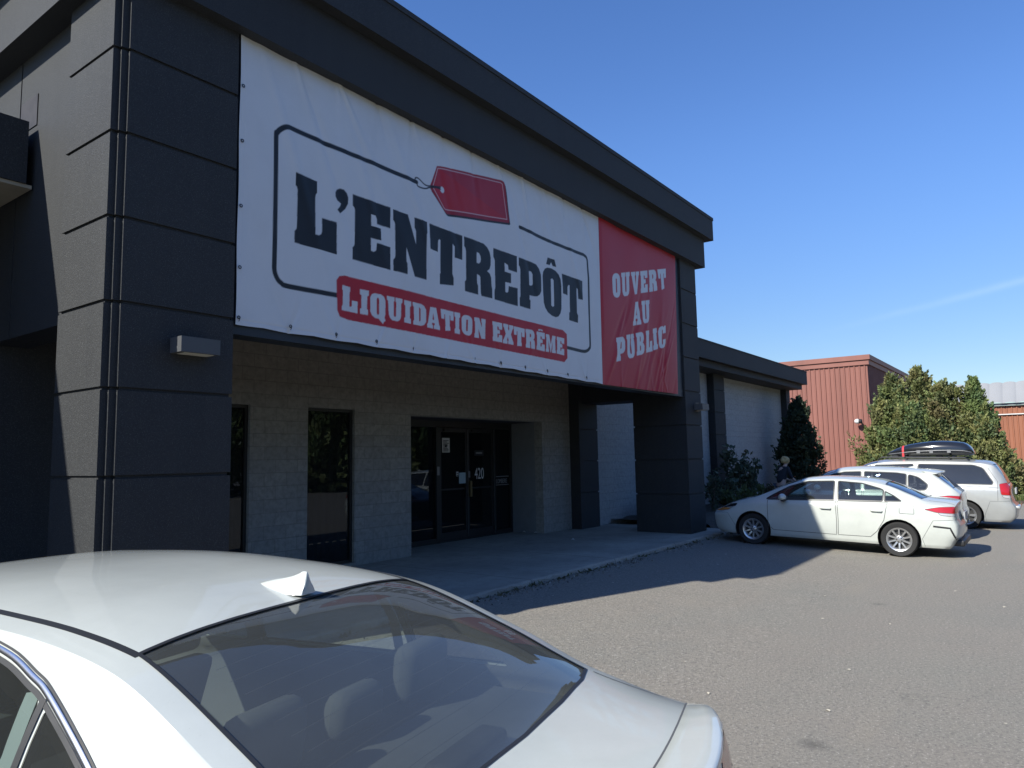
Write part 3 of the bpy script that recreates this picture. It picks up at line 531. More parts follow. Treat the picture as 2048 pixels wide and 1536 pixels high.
GL = {
 'I': [[(0,1),(1,1),(1,.8),(.84,.76),(.84,.24),(1,.2),(1,0),(0,0),(0,.2),(.16,.24),(.16,.76),(0,.8)]],
 'U': [[(0,1),(.47,1),(.47,.84),(.42,.8),(.42,.22),(.46,.17),(.54,.17),(.58,.22),(.58,.8),(.53,.84),(.53,1),(1,1),(1,.84),(.93,.8),(.93,.22),(.86,.08),(.7,0),(.3,0),(.14,.08),(.07,.22),(.07,.8),(0,.84)]],
 'D': [[(0,1),(.62,1),(.85,.94),(1,.78),(1,.22),(.85,.06),(.62,0),(0,0),(0,.16),(.07,.2),(.07,.8),(0,.84)], [(.45,.82),(.5,.82),(.57,.76),(.57,.24),(.5,.18),(.45,.18)]],
 'A': [[(.27,1),(.72,1),(.95,.2),(1,.17),(1,0),(.52,0),(.52,.15),(.6,.19),(.58,.27),(.4,.27),(.38,.19),(.46,.15),(.46,0),(0,0),(0,.17),(.06,.2)], [(.49,.74),(.56,.42),(.42,.42)]],
 'X': [[(0,1),(.5,1),(.5,.85),(.46,.82),(.55,.68),(.62,.82),(.58,.85),(.58,1),(1,1),(1,.85),(.94,.82),(.76,.52),(.95,.18),(1,.15),(1,0),(.5,0),(.5,.15),(.55,.18),(.46,.36),(.38,.18),(.43,.15),(.43,0),(0,0),(0,.15),(.05,.18),(.26,.5),(.06,.82),(0,.85)]],
 'M': [[(0,1),(.33,1),(.5,.45),(.67,1),(1,1),(1,.85),(.96,.82),(.96,.18),(1,.15),(1,0),(.62,0),(.62,.15),(.67,.18),(.67,.66),(.53,0),(.47,0),(.27,.66),(.27,.18),(.32,.15),(.32,0),(0,0),(0,.15),(.05,.18),(.05,.82),(0,.85)]],
 'V': [[(0,1),(.5,1),(.5,.85),(.45,.82),(.55,.36),(.63,.82),(.57,.85),(.57,1),(1,1),(1,.85),(.94,.82),(.72,0),(.3,0),(.06,.82),(0,.85)]],
 'B': [[(0,1),(.65,1),(.88,.93),(.96,.8),(.96,.66),(.86,.54),(.78,.52),(.9,.48),(1,.36),(1,.18),(.9,.05),(.65,0),(0,0),(0,.16),(.07,.2),(.07,.8),(0,.84)], [(.44,.82),(.5,.82),(.55,.77),(.55,.63),(.5,.58),(.44,.58)], [(.44,.42),(.51,.42),(.57,.37),(.57,.23),(.51,.18),(.44,.18)]],
 'C': [[(1,.66),(.58,.66),(.58,.78),(.54,.84),(.46,.84),(.42,.78),(.42,.22),(.46,.16),(.54,.16),(.58,.22),(.58,.38),(1,.38),(1,.2),(.88,.05),(.68,0),(.32,0),(.12,.06),(0,.22),(0,.78),(.12,.94),(.32,1),(.6,1),(.72,.93),(.8,1),(1,1)]],
 'Q': [[(.3,1),(.7,1),(.9,.94),(1,.8),(1,.25),(.94,.10),(1,-.02),(.9,-.07),(.84,-.17),(.7,-.09),(.55,0),(.3,0),(.1,.08),(0,.22),(0,.8),(.1,.94)], [(.46,.84),(.54,.84),(.58,.78),(.58,.22),(.54,.16),(.46,.16),(.42,.22),(.42,.78)]],
}
def norm_glyph(polys, z0=None, z1=None):
    al = np.array([p for q in polys for p in q]); a, b = al.min(0), al.max(0)
    return [[((x-a[0])/(b[0]-a[0]), (z-a[1])/(b[1]-a[1])) for x, z in q] for q in polys]
for k in 'LENTRPO': GL[k] = norm_glyph(LET[k])
GL['hat'] = norm_glyph(LET['hat'])
def warp(polys, quad):
    tl, tr, br, bl = [np.array(q) for q in quad]
    return [[tuple((1-y)*((1-x)*bl+x*br)+y*((1-x)*tl+x*tr)) if False else tuple(y*((1-x)*tl+x*tr)+(1-y)*((1-x)*bl+x*br)) for x, y in q] for q in polys]
def inside(px, pz, polys):
    r = np.zeros(px.shape, bool)
    for q in polys:
        n = len(q)
        for i in range(n):
            (x0, z0), (x1, z1) = q[i], q[(i+1) % n]
            if z0 == z1: continue
            c = ((z0 > pz) != (z1 > pz)) & (px < (x1-x0)*(pz-z0)/(z1-z0)+x0); r ^= c
    return r
def paint_poly(X, Z, Cc, polys, col, h):
    al = np.array([p for q in polys for p in q]); (a0, b0), (a1, b1) = al.min(0)-.03, al.max(0)+.03
    mk = (X >= a0) & (X <= a1) & (Z >= b0) & (Z <= b1)
    if not mk.any(): return
    px, pz = X[mk], Z[mk]; cov = np.zeros(px.shape)
    for dx in (-.33, 0, .33):
        for dz in (-.33, 0, .33): cov += inside(px+dx*h, pz+dz*h, polys)
    cov = (cov/9)[:, None]; Cc[mk] = Cc[mk]*(1-cov)+np.array(col)*cov
def paint_line(X, Z, Cc, pts, width, col, h, closed=False):
    pts = list(pts)+([pts[0]] if closed else []); D = np.full(X.shape, 9.0)
    for (x0, z0), (x1, z1) in zip(pts, pts[1:]):
        a0, a1, b0, b1 = min(x0, x1)-.1, max(x0, x1)+.1, min(z0, z1)-.1, max(z0, z1)+.1
        mk = (X >= a0) & (X <= a1) & (Z >= b0) & (Z <= b1)
        dx, dz = x1-x0, z1-z0; L = dx*dx+dz*dz+1e-12; px, pz = X[mk], Z[mk]
        t = np.clip(((px-x0)*dx+(pz-z0)*dz)/L, 0, 1); D[mk] = np.minimum(D[mk], np.hypot(px-x0-t*dx, pz-z0-t*dz))
    cov = np.clip((width/2-D)/h+.5, 0, 1)[..., None]; Cc[:] = Cc*(1-cov)+np.array(col)*cov
WHT, BLK, RED = (0.62, 0.635, 0.655), (0.016, 0.018, 0.022), (0.42, 0.021, 0.032)
def round_path(pts, k=6):   # smooth a traced polyline
    out = []; P = [np.array(p) for p in pts]
    for i in range(len(P)-1):
        p0, p1, p2, p3 = P[max(i-1, 0)], P[i], P[i+1], P[min(i+2, len(P)-1)]
        seg = np.linalg.norm(p2-p1)
        for j in range(k):
            t = j/k
            if seg > .25: out.append(tuple(p1*(1-t)+p2*t))
            else: out.append(tuple(.5*((2*p1)+(-p0+p2)*t+(2*p0-5*p1+4*p2-p3)*t*t+(-p0+3*p1-3*p2+p3)*t**3)))
    return out+[tuple(P[-1])]
def cloth(name, xl, xr, ztop, zbot, nu, nv, painter, fold, label, cat, y0):
    s = np.linspace(0, 1, nu+1); t = np.linspace(0, 1, nv+1); S, T = np.meshgrid(s, t)
    X = xl(T)+(xr(T)-xl(T))*S; Zt, Zb = ztop(X), zbot(X); Z = Zb+(Zt-Zb)*T
    Cc = np.ones(X.shape+(3,))*np.array(WHT); painter(X, Z, Cc)
    Yy = y0-fold(X, Z, S, T)
    V = np.stack([X, Yy, Z], -1).reshape(-1, 3); i = np.arange((nu+1)*(nv+1)).reshape(nv+1, nu+1)
    q = np.stack([i[:-1, :-1], i[:-1, 1:], i[1:, 1:], i[1:, :-1]], -1).reshape(-1, 4)
    o = np_mesh(name, V, q, M['banner'], colors=Cc.reshape(-1, 3), smooth=True)
    return tag(o, label, cat)
hW = .0095
def paint_white(X, Z, Cc):
    for key in ('frame1', 'frame2'): paint_line(X, Z, Cc, round_path(LET[key]), .058, BLK, hW)
    for k in ('L', 'q', 'E', 'N', 'T', 'R', 'E2', 'P', 'O', 'hat', 'T2'):
        pp = [[list(p) for p in q] for q in LET[k]]
        if k in ('T',):       # bottom serif was traced short
            pp = [[(x, z) for x, z in q] for q in pp]
        paint_poly(X, Z, Cc, pp, BLK, hW)
    pan = LET['panel']; paint_poly(X, Z, Cc, [pan], RED, hW)
    for k, q in LET['small']: paint_poly(X, Z, Cc, warp(GL[k], q), WHT, hW)
    sh = [(x+.022, z-.028) for x, z in LET['tag']]; paint_poly(X, Z, Cc, [sh], BLK, hW)
    paint_poly(X, Z, Cc, [LET['tag']], (.30, .018, .032), hW); paint_poly(X, Z, Cc, [LET['tagline']], RED, hW)
    tl = LET['tagline']; paint_poly(X, Z, Cc, [[tl[0], tl[2], tl[4]], ], (.36, .024, .04), hW)
    paint_line(X, Z, Cc, tl, .012, (.62, .42, .43), hW, True)
    hx, hz = LET['hole'][0]; a = np.linspace(0, 6.28, 16)[:-1]
    paint_poly(X, Z, Cc, [[(hx+.045*math.cos(v), hz+.045*math.sin(v)) for v in a]], WHT, hW)
    for kk in ('str1', 'str2'): paint_line(X, Z, Cc, round_path(LET[kk]), .020, BLK, hW)
    # yellowed water stains hanging from the top hem
    up = ztopW(X)-Z; st = np.zeros(X.shape)
    for x0, w_, h_, a in ((4.35, .16, .14, .5), (4.62, .10, .10, .35), (5.45, .2, .12, .45), (6.1, .12, .16, .5), (6.75, .25, .10, .4), (7.4, .15, .16, .5), (8.0, .2, .12, .4), (8.7, .15, .12, .45), (9.2, .1, .2, .5), (9.9, .3, .10, .4), (10.6, .2, .15, .4), (11.3, .2, .12, .4)):
        st = np.maximum(st, a*np.exp(-((X-x0)/w_)**2)*np.exp(-(up/h_)**2))
    Cc[:] = Cc*(1-st[..., None])+Cc*np.array([.93, .86, .68])*st[..., None]
def paint_red(X, Z, Cc):
    Cc[:] = np.array(RED)
    for k, q in LET['red']: paint_poly(X, Z, Cc, warp(GL[k], q), WHT, .0125)
XG = [4.175+.03+.628*i for i in range(13)]
XGr = [11.76+.69*i for i in range(6)]
def ztopW(X): return 6.545-.0089*(X-4.17)
def zbotW(X): return 3.352-.0099*(X-4.17)
def scal(X, xs, depth):
    d = np.full(X.shape, 9.0)
    for g in xs: d = np.minimum(d, np.abs(X-g))
    return depth*np.clip(d/.31, 0, 1)**1.3
rg = np.random.default_rng(5)
def smooth_noise(X, Z, seed, sx, sz, n=14):
    r = np.random.default_rng(seed); f = np.zeros(X.shape)
    for _ in range(n): f += np.sin(X*r.normal(0, sx)+Z*r.normal(0, sz)+r.uniform(0, 6.28))
    return f/math.sqrt(n)
def fold_white(X, Z, S, T):
    f = .012*smooth_noise(X, Z, 1, 1.4, 1.0)+.0045*smooth_noise(X, Z, 2, 6, 2.2)
    zt, zb = ztopW(X), zbotW(X); up = np.clip(zt-Z, 0, 9); dn = np.clip(Z-zb, 0, 9)
    r = np.random.default_rng(9)
    for g in XG[1:-1]:
        for _ in range(3):
            sl_ = r.uniform(-.15, .65); a = r.uniform(.009, .020)*r.choice((-1, 1)); sg = .028+.05*up
            f += a*np.exp(-((X-g-sl_*up)/sg)**2)*np.exp(-up/r.uniform(.35, .9))
        for _ in range(2):
            sl_ = r.uniform(-.6, .6); a = r.uniform(.006, .014)*r.choice((-1, 1)); sg = .025+.06*dn
            f += a*np.exp(-((X-g-sl_*dn)/sg)**2)*np.exp(-dn/.3)
    # long slack folds across the left half
    for x0, sl_, a in ((4.4, .38, .014), (4.9, .42, -.012), (5.5, .35, .011), (6.2, .5, .010), (7.0, .42, -.008), (8.8, .4, -.010), (9.6, .5, .008), (10.3, .45, .011)):
        dd = (X-x0-sl_*up)/.07; f += a*np.exp(-dd*dd)*np.exp(-((up-1.0)/1.0)**2)
    hem = np.minimum(np.minimum(up, dn), np.minimum(X-4.175, 11.73-X))
    f -= .006*np.exp(-((hem-.055)/.007)**2)
    return f*np.clip(np.minimum(S, 1-S)*60, 0, 1)+.012
def fold_red(X, Z, S, T):
    zb = 3.28; dn = Z-zb; r = np.random.default_rng(4); f = .012*smooth_noise(X, Z, 3, 1.5, 1.2)
    for _ in range(22):
        x0 = r.uniform(11.8, 15.0); sl_ = r.uniform(.15, .75); z0 = r.uniform(-.2, 1.5); a = r.uniform(.006, .017)*r.choice((-1, 1)); wd = r.uniform(.035, .09)
        f += a*np.exp(-((X-x0-sl_*(dn-z0))/wd)**2)*np.exp(-((dn-z0)/r.uniform(.45, .95))**2)
    for g in XGr[1:-1]:
        for _ in range(2):
            sl_ = r.uniform(-.6, .6); f += r.uniform(-.01, .01)*np.exp(-((X-g-sl_*dn)/(.03+.06*dn))**2)*np.exp(-dn/.5)
    return f*np.clip(np.minimum(S, 1-S)*40, 0, 1)+.010
YBN = 6.555
wb_ = cloth('banner', lambda T: 4.176+0*T+.010*np.sin(T*17)*.4, lambda T: 11.735-.028*(1-T), lambda X: ztopW(X)-scal(X, XG, .020), lambda X: zbotW(X)+scal(X, XG, .012), 780, 336, paint_white, fold_white,
            'wide white banner with black letters and a red tag hung between the black columns', 'banner', YBN)
rb_ = cloth('banner', lambda T: 11.74-.030*(1-T)+.006*np.sin(T*9), lambda T: 15.255-.16*(1-T), lambda X: 6.478+.0141*(X-11.73)-scal(X, XGr, .016), lambda X: 3.276+.0058*(X-11.7), 284, 256, paint_red, fold_red,
            'red wrinkled banner with slanted white words, at the right end of the white banner', 'banner', YBN)
bmg = bmesh.new(); lathe(bmg, [(.010, -.003), (.012, -.007), (.020, -.007), (.024, -.001)], 14)
me_g = bpy.data.meshes.new('grommet'); bmg.to_mesh(me_g); bmg.free(); me_g.materials.append(M['grommet'])
bmt = bmesh.new(); tube(bmt, [(0, -.006, 0), (.004, -.012, -.022), (-.003, -.006, -.05)], .004, 6)
me_t = bpy.data.meshes.new('tie'); bmt.to_mesh(me_t); bmt.free(); me_t.materials.append(M['ink'])
def grommet(x, z, par, tie=False):
    o = bpy.data.objects.new('grommet', me_g); COL.objects.link(o); o.location = (x, YBN-.022, z); o.scale = (.85, 1, .85); o.parent = par
    if tie:
        k = bpy.data.objects.new('tie', me_t); COL.objects.link(k); k.parent = o
for i, g in enumerate(XG[:-1]):
    grommet(g, float(ztopW(g))-.028, wb_); grommet(g, float(zbotW(g))+.075, wb_, True)
for z in (5.9, 5.3, 4.6, 3.95): grommet(4.205, z, wb_)
for i, g in enumerate(XGr):
    if i: grommet(min(g, 15.2), 6.44+.0141*(g-11.73), rb_)
for z in (5.6, 4.5): grommet(15.13+.05*(z-3.3), z, rb_)

# ------------------------------------------------------------------ neighbouring metal buildings
def ribbed(bm, p0, p1, z0, z1, pitch, depth, ribw, out):
    """vertical ribbed sheet from p0 to p1 (xy), ribs stand out along out"""
    p0, p1, out = Vector((*p0, 0)), Vector((*p1, 0)), Vector((*out, 0)); L = (p1-p0).length; d = (p1-p0)/L
    pts = []; s = 0.0
    while s < L-1e-6:
        e = min(s+pitch, L)
        pts += [(s, 0), (max(s, e-ribw-.03), 0)]
        if e-s > ribw+.05: pts += [(e-ribw, depth), (e-.02, depth)]
        s = e
    pts.append((L, 0)); prev = None
    for s_, o_ in pts:
        p = p0+d*s_+out*o_; a = bm.verts.new((p.x, p.y, z0)); b = bm.verts.new((p.x, p.y, z1))
        if prev: bm.faces.new((prev[0], a, b, prev[1]))
        prev = (a, b)
def ground_root(name, loc, label, cat): return empty(name, loc, label=label, cat=cat)
rs = ground_root('metal_shed', (45, 8, 0), 'tall rust red ribbed metal shed with stepped flat roof trim', 'shed')
ZT = 7.44
bm = bmesh.new(); ribbed(bm, (45, 44), (45, 8.0), 0, ZT-.55, .272, .05, .07, (-1, 0)); world_part(finish('side_wall', bm, M['redwall']), rs)
bm = bmesh.new(); ribbed(bm, (45, 8), (80, 8), 0, ZT-.55, .272, .05, .07, (0, -1)); world_part(finish('side_wall', bm, M['redwall']), rs)
world_part(boxes('roof', [(45.02, 80, 8.02, 44, ZT-.6, ZT-.02)], M['greyroof']), rs)
world_part(boxes('roof_trim', [(44.90, 80, 7.90, 44, ZT-.56, ZT-.28)], M['redtrim']), rs)
world_part(boxes('roof_trim', [(44.82, 80, 7.82, 44, ZT-.278, ZT)], M['redtrim']), rs)
ws_ = ground_root('warehouse', (62, -4, 0), 'low orange brown warehouse with a wavy grey roof behind the cedars', 'warehouse')
bm = bmesh.new(); ribbed(bm, (62, 7.9), (62, -30), 0, 5.0, .30, .05, .08, (-1, 0)); world_part(finish('side_wall', bm, M['orangewall']), ws_)
world_part(boxes('conduit', [(61.86, 61.94, -30, 7.9, 4.35, 4.42)], M['whitetrim']), ws_)
world_part(boxes('gutter', [(61.75, 62.1, -30, 7.9, 5.03, 5.17)], M['metalgrey']), ws_)
bm = bmesh.new(); ny, nxr = 700, 3; g = []
for i in range(nxr+1):
    t = i/nxr; row = []
    for j in range(ny+1):
        y = 7.9-37.9*j/ny; row.append(bm.verts.new((61.55+2.2*t, y, 5.18+1.60*t+.13*(abs(math.sin(math.pi*y/.80))**.45-.6))))
    g.append(row)
for A, C in zip(g, g[1:]):
    for j in range(ny): bm.faces.new((A[j], A[j+1], C[j+1], C[j]))
world_part(finish('roof', bm, M['greyroof'], smooth=True), ws_)
# round white lamp at the corner of the red shed
fl = empty('flood_lamp', (44.55, 8.62, 3.66), label='small round white flood lamp on the red shed wall beside the cedars', cat='lamp')
bm = bmesh.new(); ellipsoid(bm, (0, 0, 0), (.15, .17, .14)); finish('globe', bm, M['whitetrim'], fl, smooth=True)
bm = bmesh.new(); lathe(bm, [(.0, -.24), (.10, -.24), (.13, -.15), (.13, -.06)], 16); finish('housing', bm, M['ink'], fl, smooth=True)
bm = bmesh.new(); tube(bm, [(.38, -.25, -.35), (.15, -.25, -.28), (0, -.22, -.1)], .05); finish('bracket', bm, M['ink'], fl)

# ------------------------------------------------------------------ trees and shrubs
def leaf_quads(C, N_, size, seed, asp=1.7):
    r = np.random.default_rng(seed); n = len(C); d = N_+r.normal(0, .55, (n, 3)); d /= np.linalg.norm(d, axis=1)[:, None]
    a = np.cross(d, r.normal(0, 1, (n, 3))); a /= np.linalg.norm(a, axis=1)[:, None]+1e-9; b = np.cross(d, a); s = size*r.uniform(.55, 1.35, (n, 1))
    up_ = d*s*asp*.5
    v = np.stack([C-a*s*.45-up_*.2, C-up_, C+a*s*.45+b*s*.2, C+up_], 1).reshape(-1, 3)
    return v, np.arange(4*n).reshape(n, 4)
def cedar(loc, H, Rm, seed, label, cols, n=26000, leaf=.075, base=.10, pw=.75, group='cedars in front of the red shed', lean=(0, 0)):
    r = np.random.default_rng(seed); t0 = empty('cedar_tree', loc, label=label, cat='tree', group=group)
    bm = bmesh.new(); tube(bm, [(0, 0, -.1), (.03, .02, H*.3), (lean[0]*.5, lean[1]*.5, H*.6), (lean[0], lean[1], H*.95)], [.13, .10, .06, .015], 8)
    for k in range(16):
        a = r.uniform(0, 6.28); z = H*r.uniform(.08, .75); l = Rm*.7*(1-z/H)**.7; tube(bm, [(lean[0]*z/H, lean[1]*z/H, z), (l*math.cos(a), l*math.sin(a), z+l*.5)], [.03, .008], 5)
    finish('trunk', bm, M['bark'], t0)
    nc = 190; hh = r.uniform(0, 1, nc)**1.15; ang = r.uniform(0, 6.28, nc)
    bumpy = lambda a, h: 1+.11*np.sin(3*a+7*h+seed)+.12*np.sin(5*a-11*h+seed*2)+.08*np.sin(9*a+23*h)
    rad = lambda h: Rm*np.clip(1-h, 0, 1)**pw*(.55+.45*np.clip(h/.16, 0, 1))
    cr = rad(hh)*bumpy(ang, hh)*r.uniform(.6, 1.0, nc)
    cc = np.stack([cr*np.cos(ang)+lean[0]*hh, cr*np.sin(ang)+lean[1]*hh, base+hh*(H-base)], 1)
    cs = r.uniform(.6, 1.3, nc)*(.10+.16*Rm*(1-hh*.75))
    ccol = np.array(cols)[r.integers(0, len(cols), nc)]*r.uniform(.75, 1.25, (nc, 1))
    k = r.integers(0, nc, n); off = r.normal(0, 1, (n, 3)); off /= np.linalg.norm(off, axis=1)[:, None]; off *= (r.uniform(.3, 1, n)**.5*cs[k])[:, None]*np.array([1, 1, 1.35])
    P = cc[k]+off
    # loose shoots that break the outline
    ns = n//9; ks = r.integers(0, nc, ns); dirs = cc[ks]*np.array([1, 1, 0]); dirs /= np.linalg.norm(dirs, axis=1)[:, None]+1e-6; dirs = dirs*.6+np.array([0, 0, 1.0]); dirs /= np.linalg.norm(dirs, axis=1)[:, None]
    P2 = cc[ks]+dirs*(cs[ks]*r.uniform(.8, 1.75, ns))[:, None]+r.normal(0, .025, (ns, 3))
    # filling in the middle so that the crown is dense
    nf = n//5; hf = r.uniform(0, .95, nf); af = r.uniform(0, 6.28, nf); rf = rad(hf)*r.uniform(0, .75, nf)
    P3 = np.stack([rf*np.cos(af)+lean[0]*hf, rf*np.sin(af)+lean[1]*hf, base+hf*(H-base)], 1)
    Pn = np.concatenate([P, P2, P3]); Nn = np.concatenate([off/np.linalg.norm(off, axis=1)[:, None]+np.array([0, 0, .7]), dirs, r.normal(0, 1, (nf, 3))])
    Cn = np.concatenate([ccol[k], ccol[ks]*1.15, np.repeat(np.array([cols[0]])*.8, nf, 0)])*r.uniform(.84, 1.16, (len(Pn), 1))
    v, q = leaf_quads(Pn, Nn, leaf, seed+50)
    np_mesh('crown', v, q, M['leaf'], t0, np.repeat(Cn, 4, 0)); return t0
OL = [(.150, .180, .062), (.195, .210, .075), (.115, .148, .056), (.215, .215, .080), (.160, .165, .065), (.095, .130, .055)]
BR = [(.165, .175, .066), (.205, .195, .078), (.125, .142, .058), (.190, .165, .072), (.145, .170, .060)]
GR = [(.120, .170, .062), (.155, .205, .070), (.098, .150, .058), (.185, .215, .078)]
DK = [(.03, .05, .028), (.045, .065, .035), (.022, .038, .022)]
cedar((34.6, 5.25, .1), 5.0, 1.85, 11, 'olive cedar at the left of the clump, beside the red shed corner', OL, pw=.72)
cedar((35.4, 4.35, .1), 5.3, 1.9, 12, 'tallest cedar of the clump, brownish at its pointed top', BR, pw=.72)
cedar((34.6, 3.4, .1), 4.5, 1.8, 13, 'broad cedar in the middle of the clump behind the roof box', OL+BR, pw=.5)
cedar((34.8, 2.3, .1), 4.6, 1.2, 14, 'slender bright green cedar standing under the wavy grey roof', GR, pw=.75)
cedar((34.2, 2.1, .1), 3.0, 1.3, 15, 'low rounded cedar at the right end of the clump', OL, n=20000, pw=.5)
cedar((34.0, 1.45, .1), 1.8, .8, 16, 'smallest cedar bush beside the grass, rightmost of the clump', BR, n=7000, pw=.5)
cedar((33.8, 4.5, .1), 3.7, 1.8, 18, 'dense low cedar growing in front of the tallest one', GR+OL, n=20000, pw=.5)
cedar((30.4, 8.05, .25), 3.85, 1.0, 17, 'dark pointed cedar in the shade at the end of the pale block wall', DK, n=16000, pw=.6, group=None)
# unseen trees behind the viewer, mirrored by the shop glass, enlarged to shade the store
far0 = cedar((6, -21, 0), 11, 5.0, 41, 'tall dense tree across the lot, opposite the entrance', GR, n=16000, leaf=.30, pw=.45, group='trees across the lot')
for i_, (x_, y_, s_) in enumerate(((-3, -22, 1.1), (14, -21, .95), (22, -23, 1.15), (31, -21, 1.0), (40, -23, 1.2), (-12, -21, 1.05), (50, -21, 1.1))):
    c_ = copy_tree(far0); c_.location = (x_, y_, 0); c_.rotation_euler = (0, 0, i_*1.3); c_.scale = (s_, s_, s_)
    c_['label'] = 'tall dense tree in the row across the lot'
far0['label'] = 'tall dense tree in the row across the lot'

def shrub(name, loc, H, R, seed, label, cols, n=900, leaf=.09, group=None, stems=9):
    r = np.random.default_rng(seed); t0 = empty(name, loc, label=label, cat='shrub', group=group); bm = bmesh.new(); P = []; Nn = []
    for k in range(stems):
        a = r.uniform(0, 6.28); hh = H*r.uniform(.6, 1); rr = R*r.uniform(.3, 1); b = Vector((math.cos(a), math.sin(a), 0))
        pts = [Vector((0, 0, -.05)), b*rr*.35+Vector((0, 0, hh*.45)), b*rr*.75+Vector((0, 0, hh*.8)), b*rr+Vector((0, 0, hh))]
        tube(bm, pts, [.014, .010, .007, .003], 5)
        for _ in range(n//stems):
            t = r.uniform(.12, 1)*3; i = min(int(t), 2); p = pts[i].lerp(pts[i+1], t-i)
            P.append(np.array(p)+r.normal(0, .07, 3)); Nn.append(np.array(b)*.5+np.array([0, 0, .6]))
    finish('stem', bm, M['bark'], t0)
    v, q = leaf_quads(np.array(P), np.array(Nn), leaf, seed, 1.9); c = np.array(cols)[r.integers(0, len(cols), len(P))]*r.uniform(.7, 1.3, (len(P), 1))
    np_mesh('foliage', v, q, M['leaf'], t0, np.repeat(c, 4, 0)); return t0
SG = [(.07, .095, .055), (.10, .115, .075), (.05, .07, .045)]
SB = [(.10, .085, .05), (.07, .075, .04), (.13, .09, .05)]
shrub('leafy_shrub', (23.7, 8.35, .3), 2.15, .5, 31, 'tall thin leafy shrub against the pale block wall', SG, 520, .10)
shrub('leafy_shrub', (24.6, 8.2, .3), 1.55, .7, 32, 'bushy leafy shrub in front of the pale wall, left of the blond person', SG, 560, .10)
shrub('leafy_shrub', (22.4, 8.3, .3), 1.05, .55, 33, 'round shrub at the foot of the black wing pilaster', SG, 520, .09)
shrub('leafy_shrub', (20.6, 8.0, .3), 1.2, .4, 34, 'small shrub showing just right of the black end column', SG, 260, .08)
shrub('leafy_shrub', (21.6, 7.4, .25), .75, .8, 35, 'low yellow green shrub behind the hood of the white sedan', [(.11, .13, .045), (.08, .10, .04)], 900, .07)
shrub('leafy_shrub', (25.4, 7.5, .25), .7, .9, 36, 'low brown shrub in front of the blond person', SB, 900, .07)
shrub('leafy_shrub', (18.1, 8.7, .25), .62, .75, 37, 'low dark shrub seen through the passage between the right hand columns', SG, 1100, .06)
shrub('leafy_shrub', (19.2, 8.6, .25), .8, .7, 38, 'dark bush behind the right hand column, next to the low dark shrub', SG, 800, .06)
shrub('leafy_shrub', (34.0, -.25, .05), .55, .5, 39, 'dry reddish bush on the grass right of the cedars', SB, 500, .07)

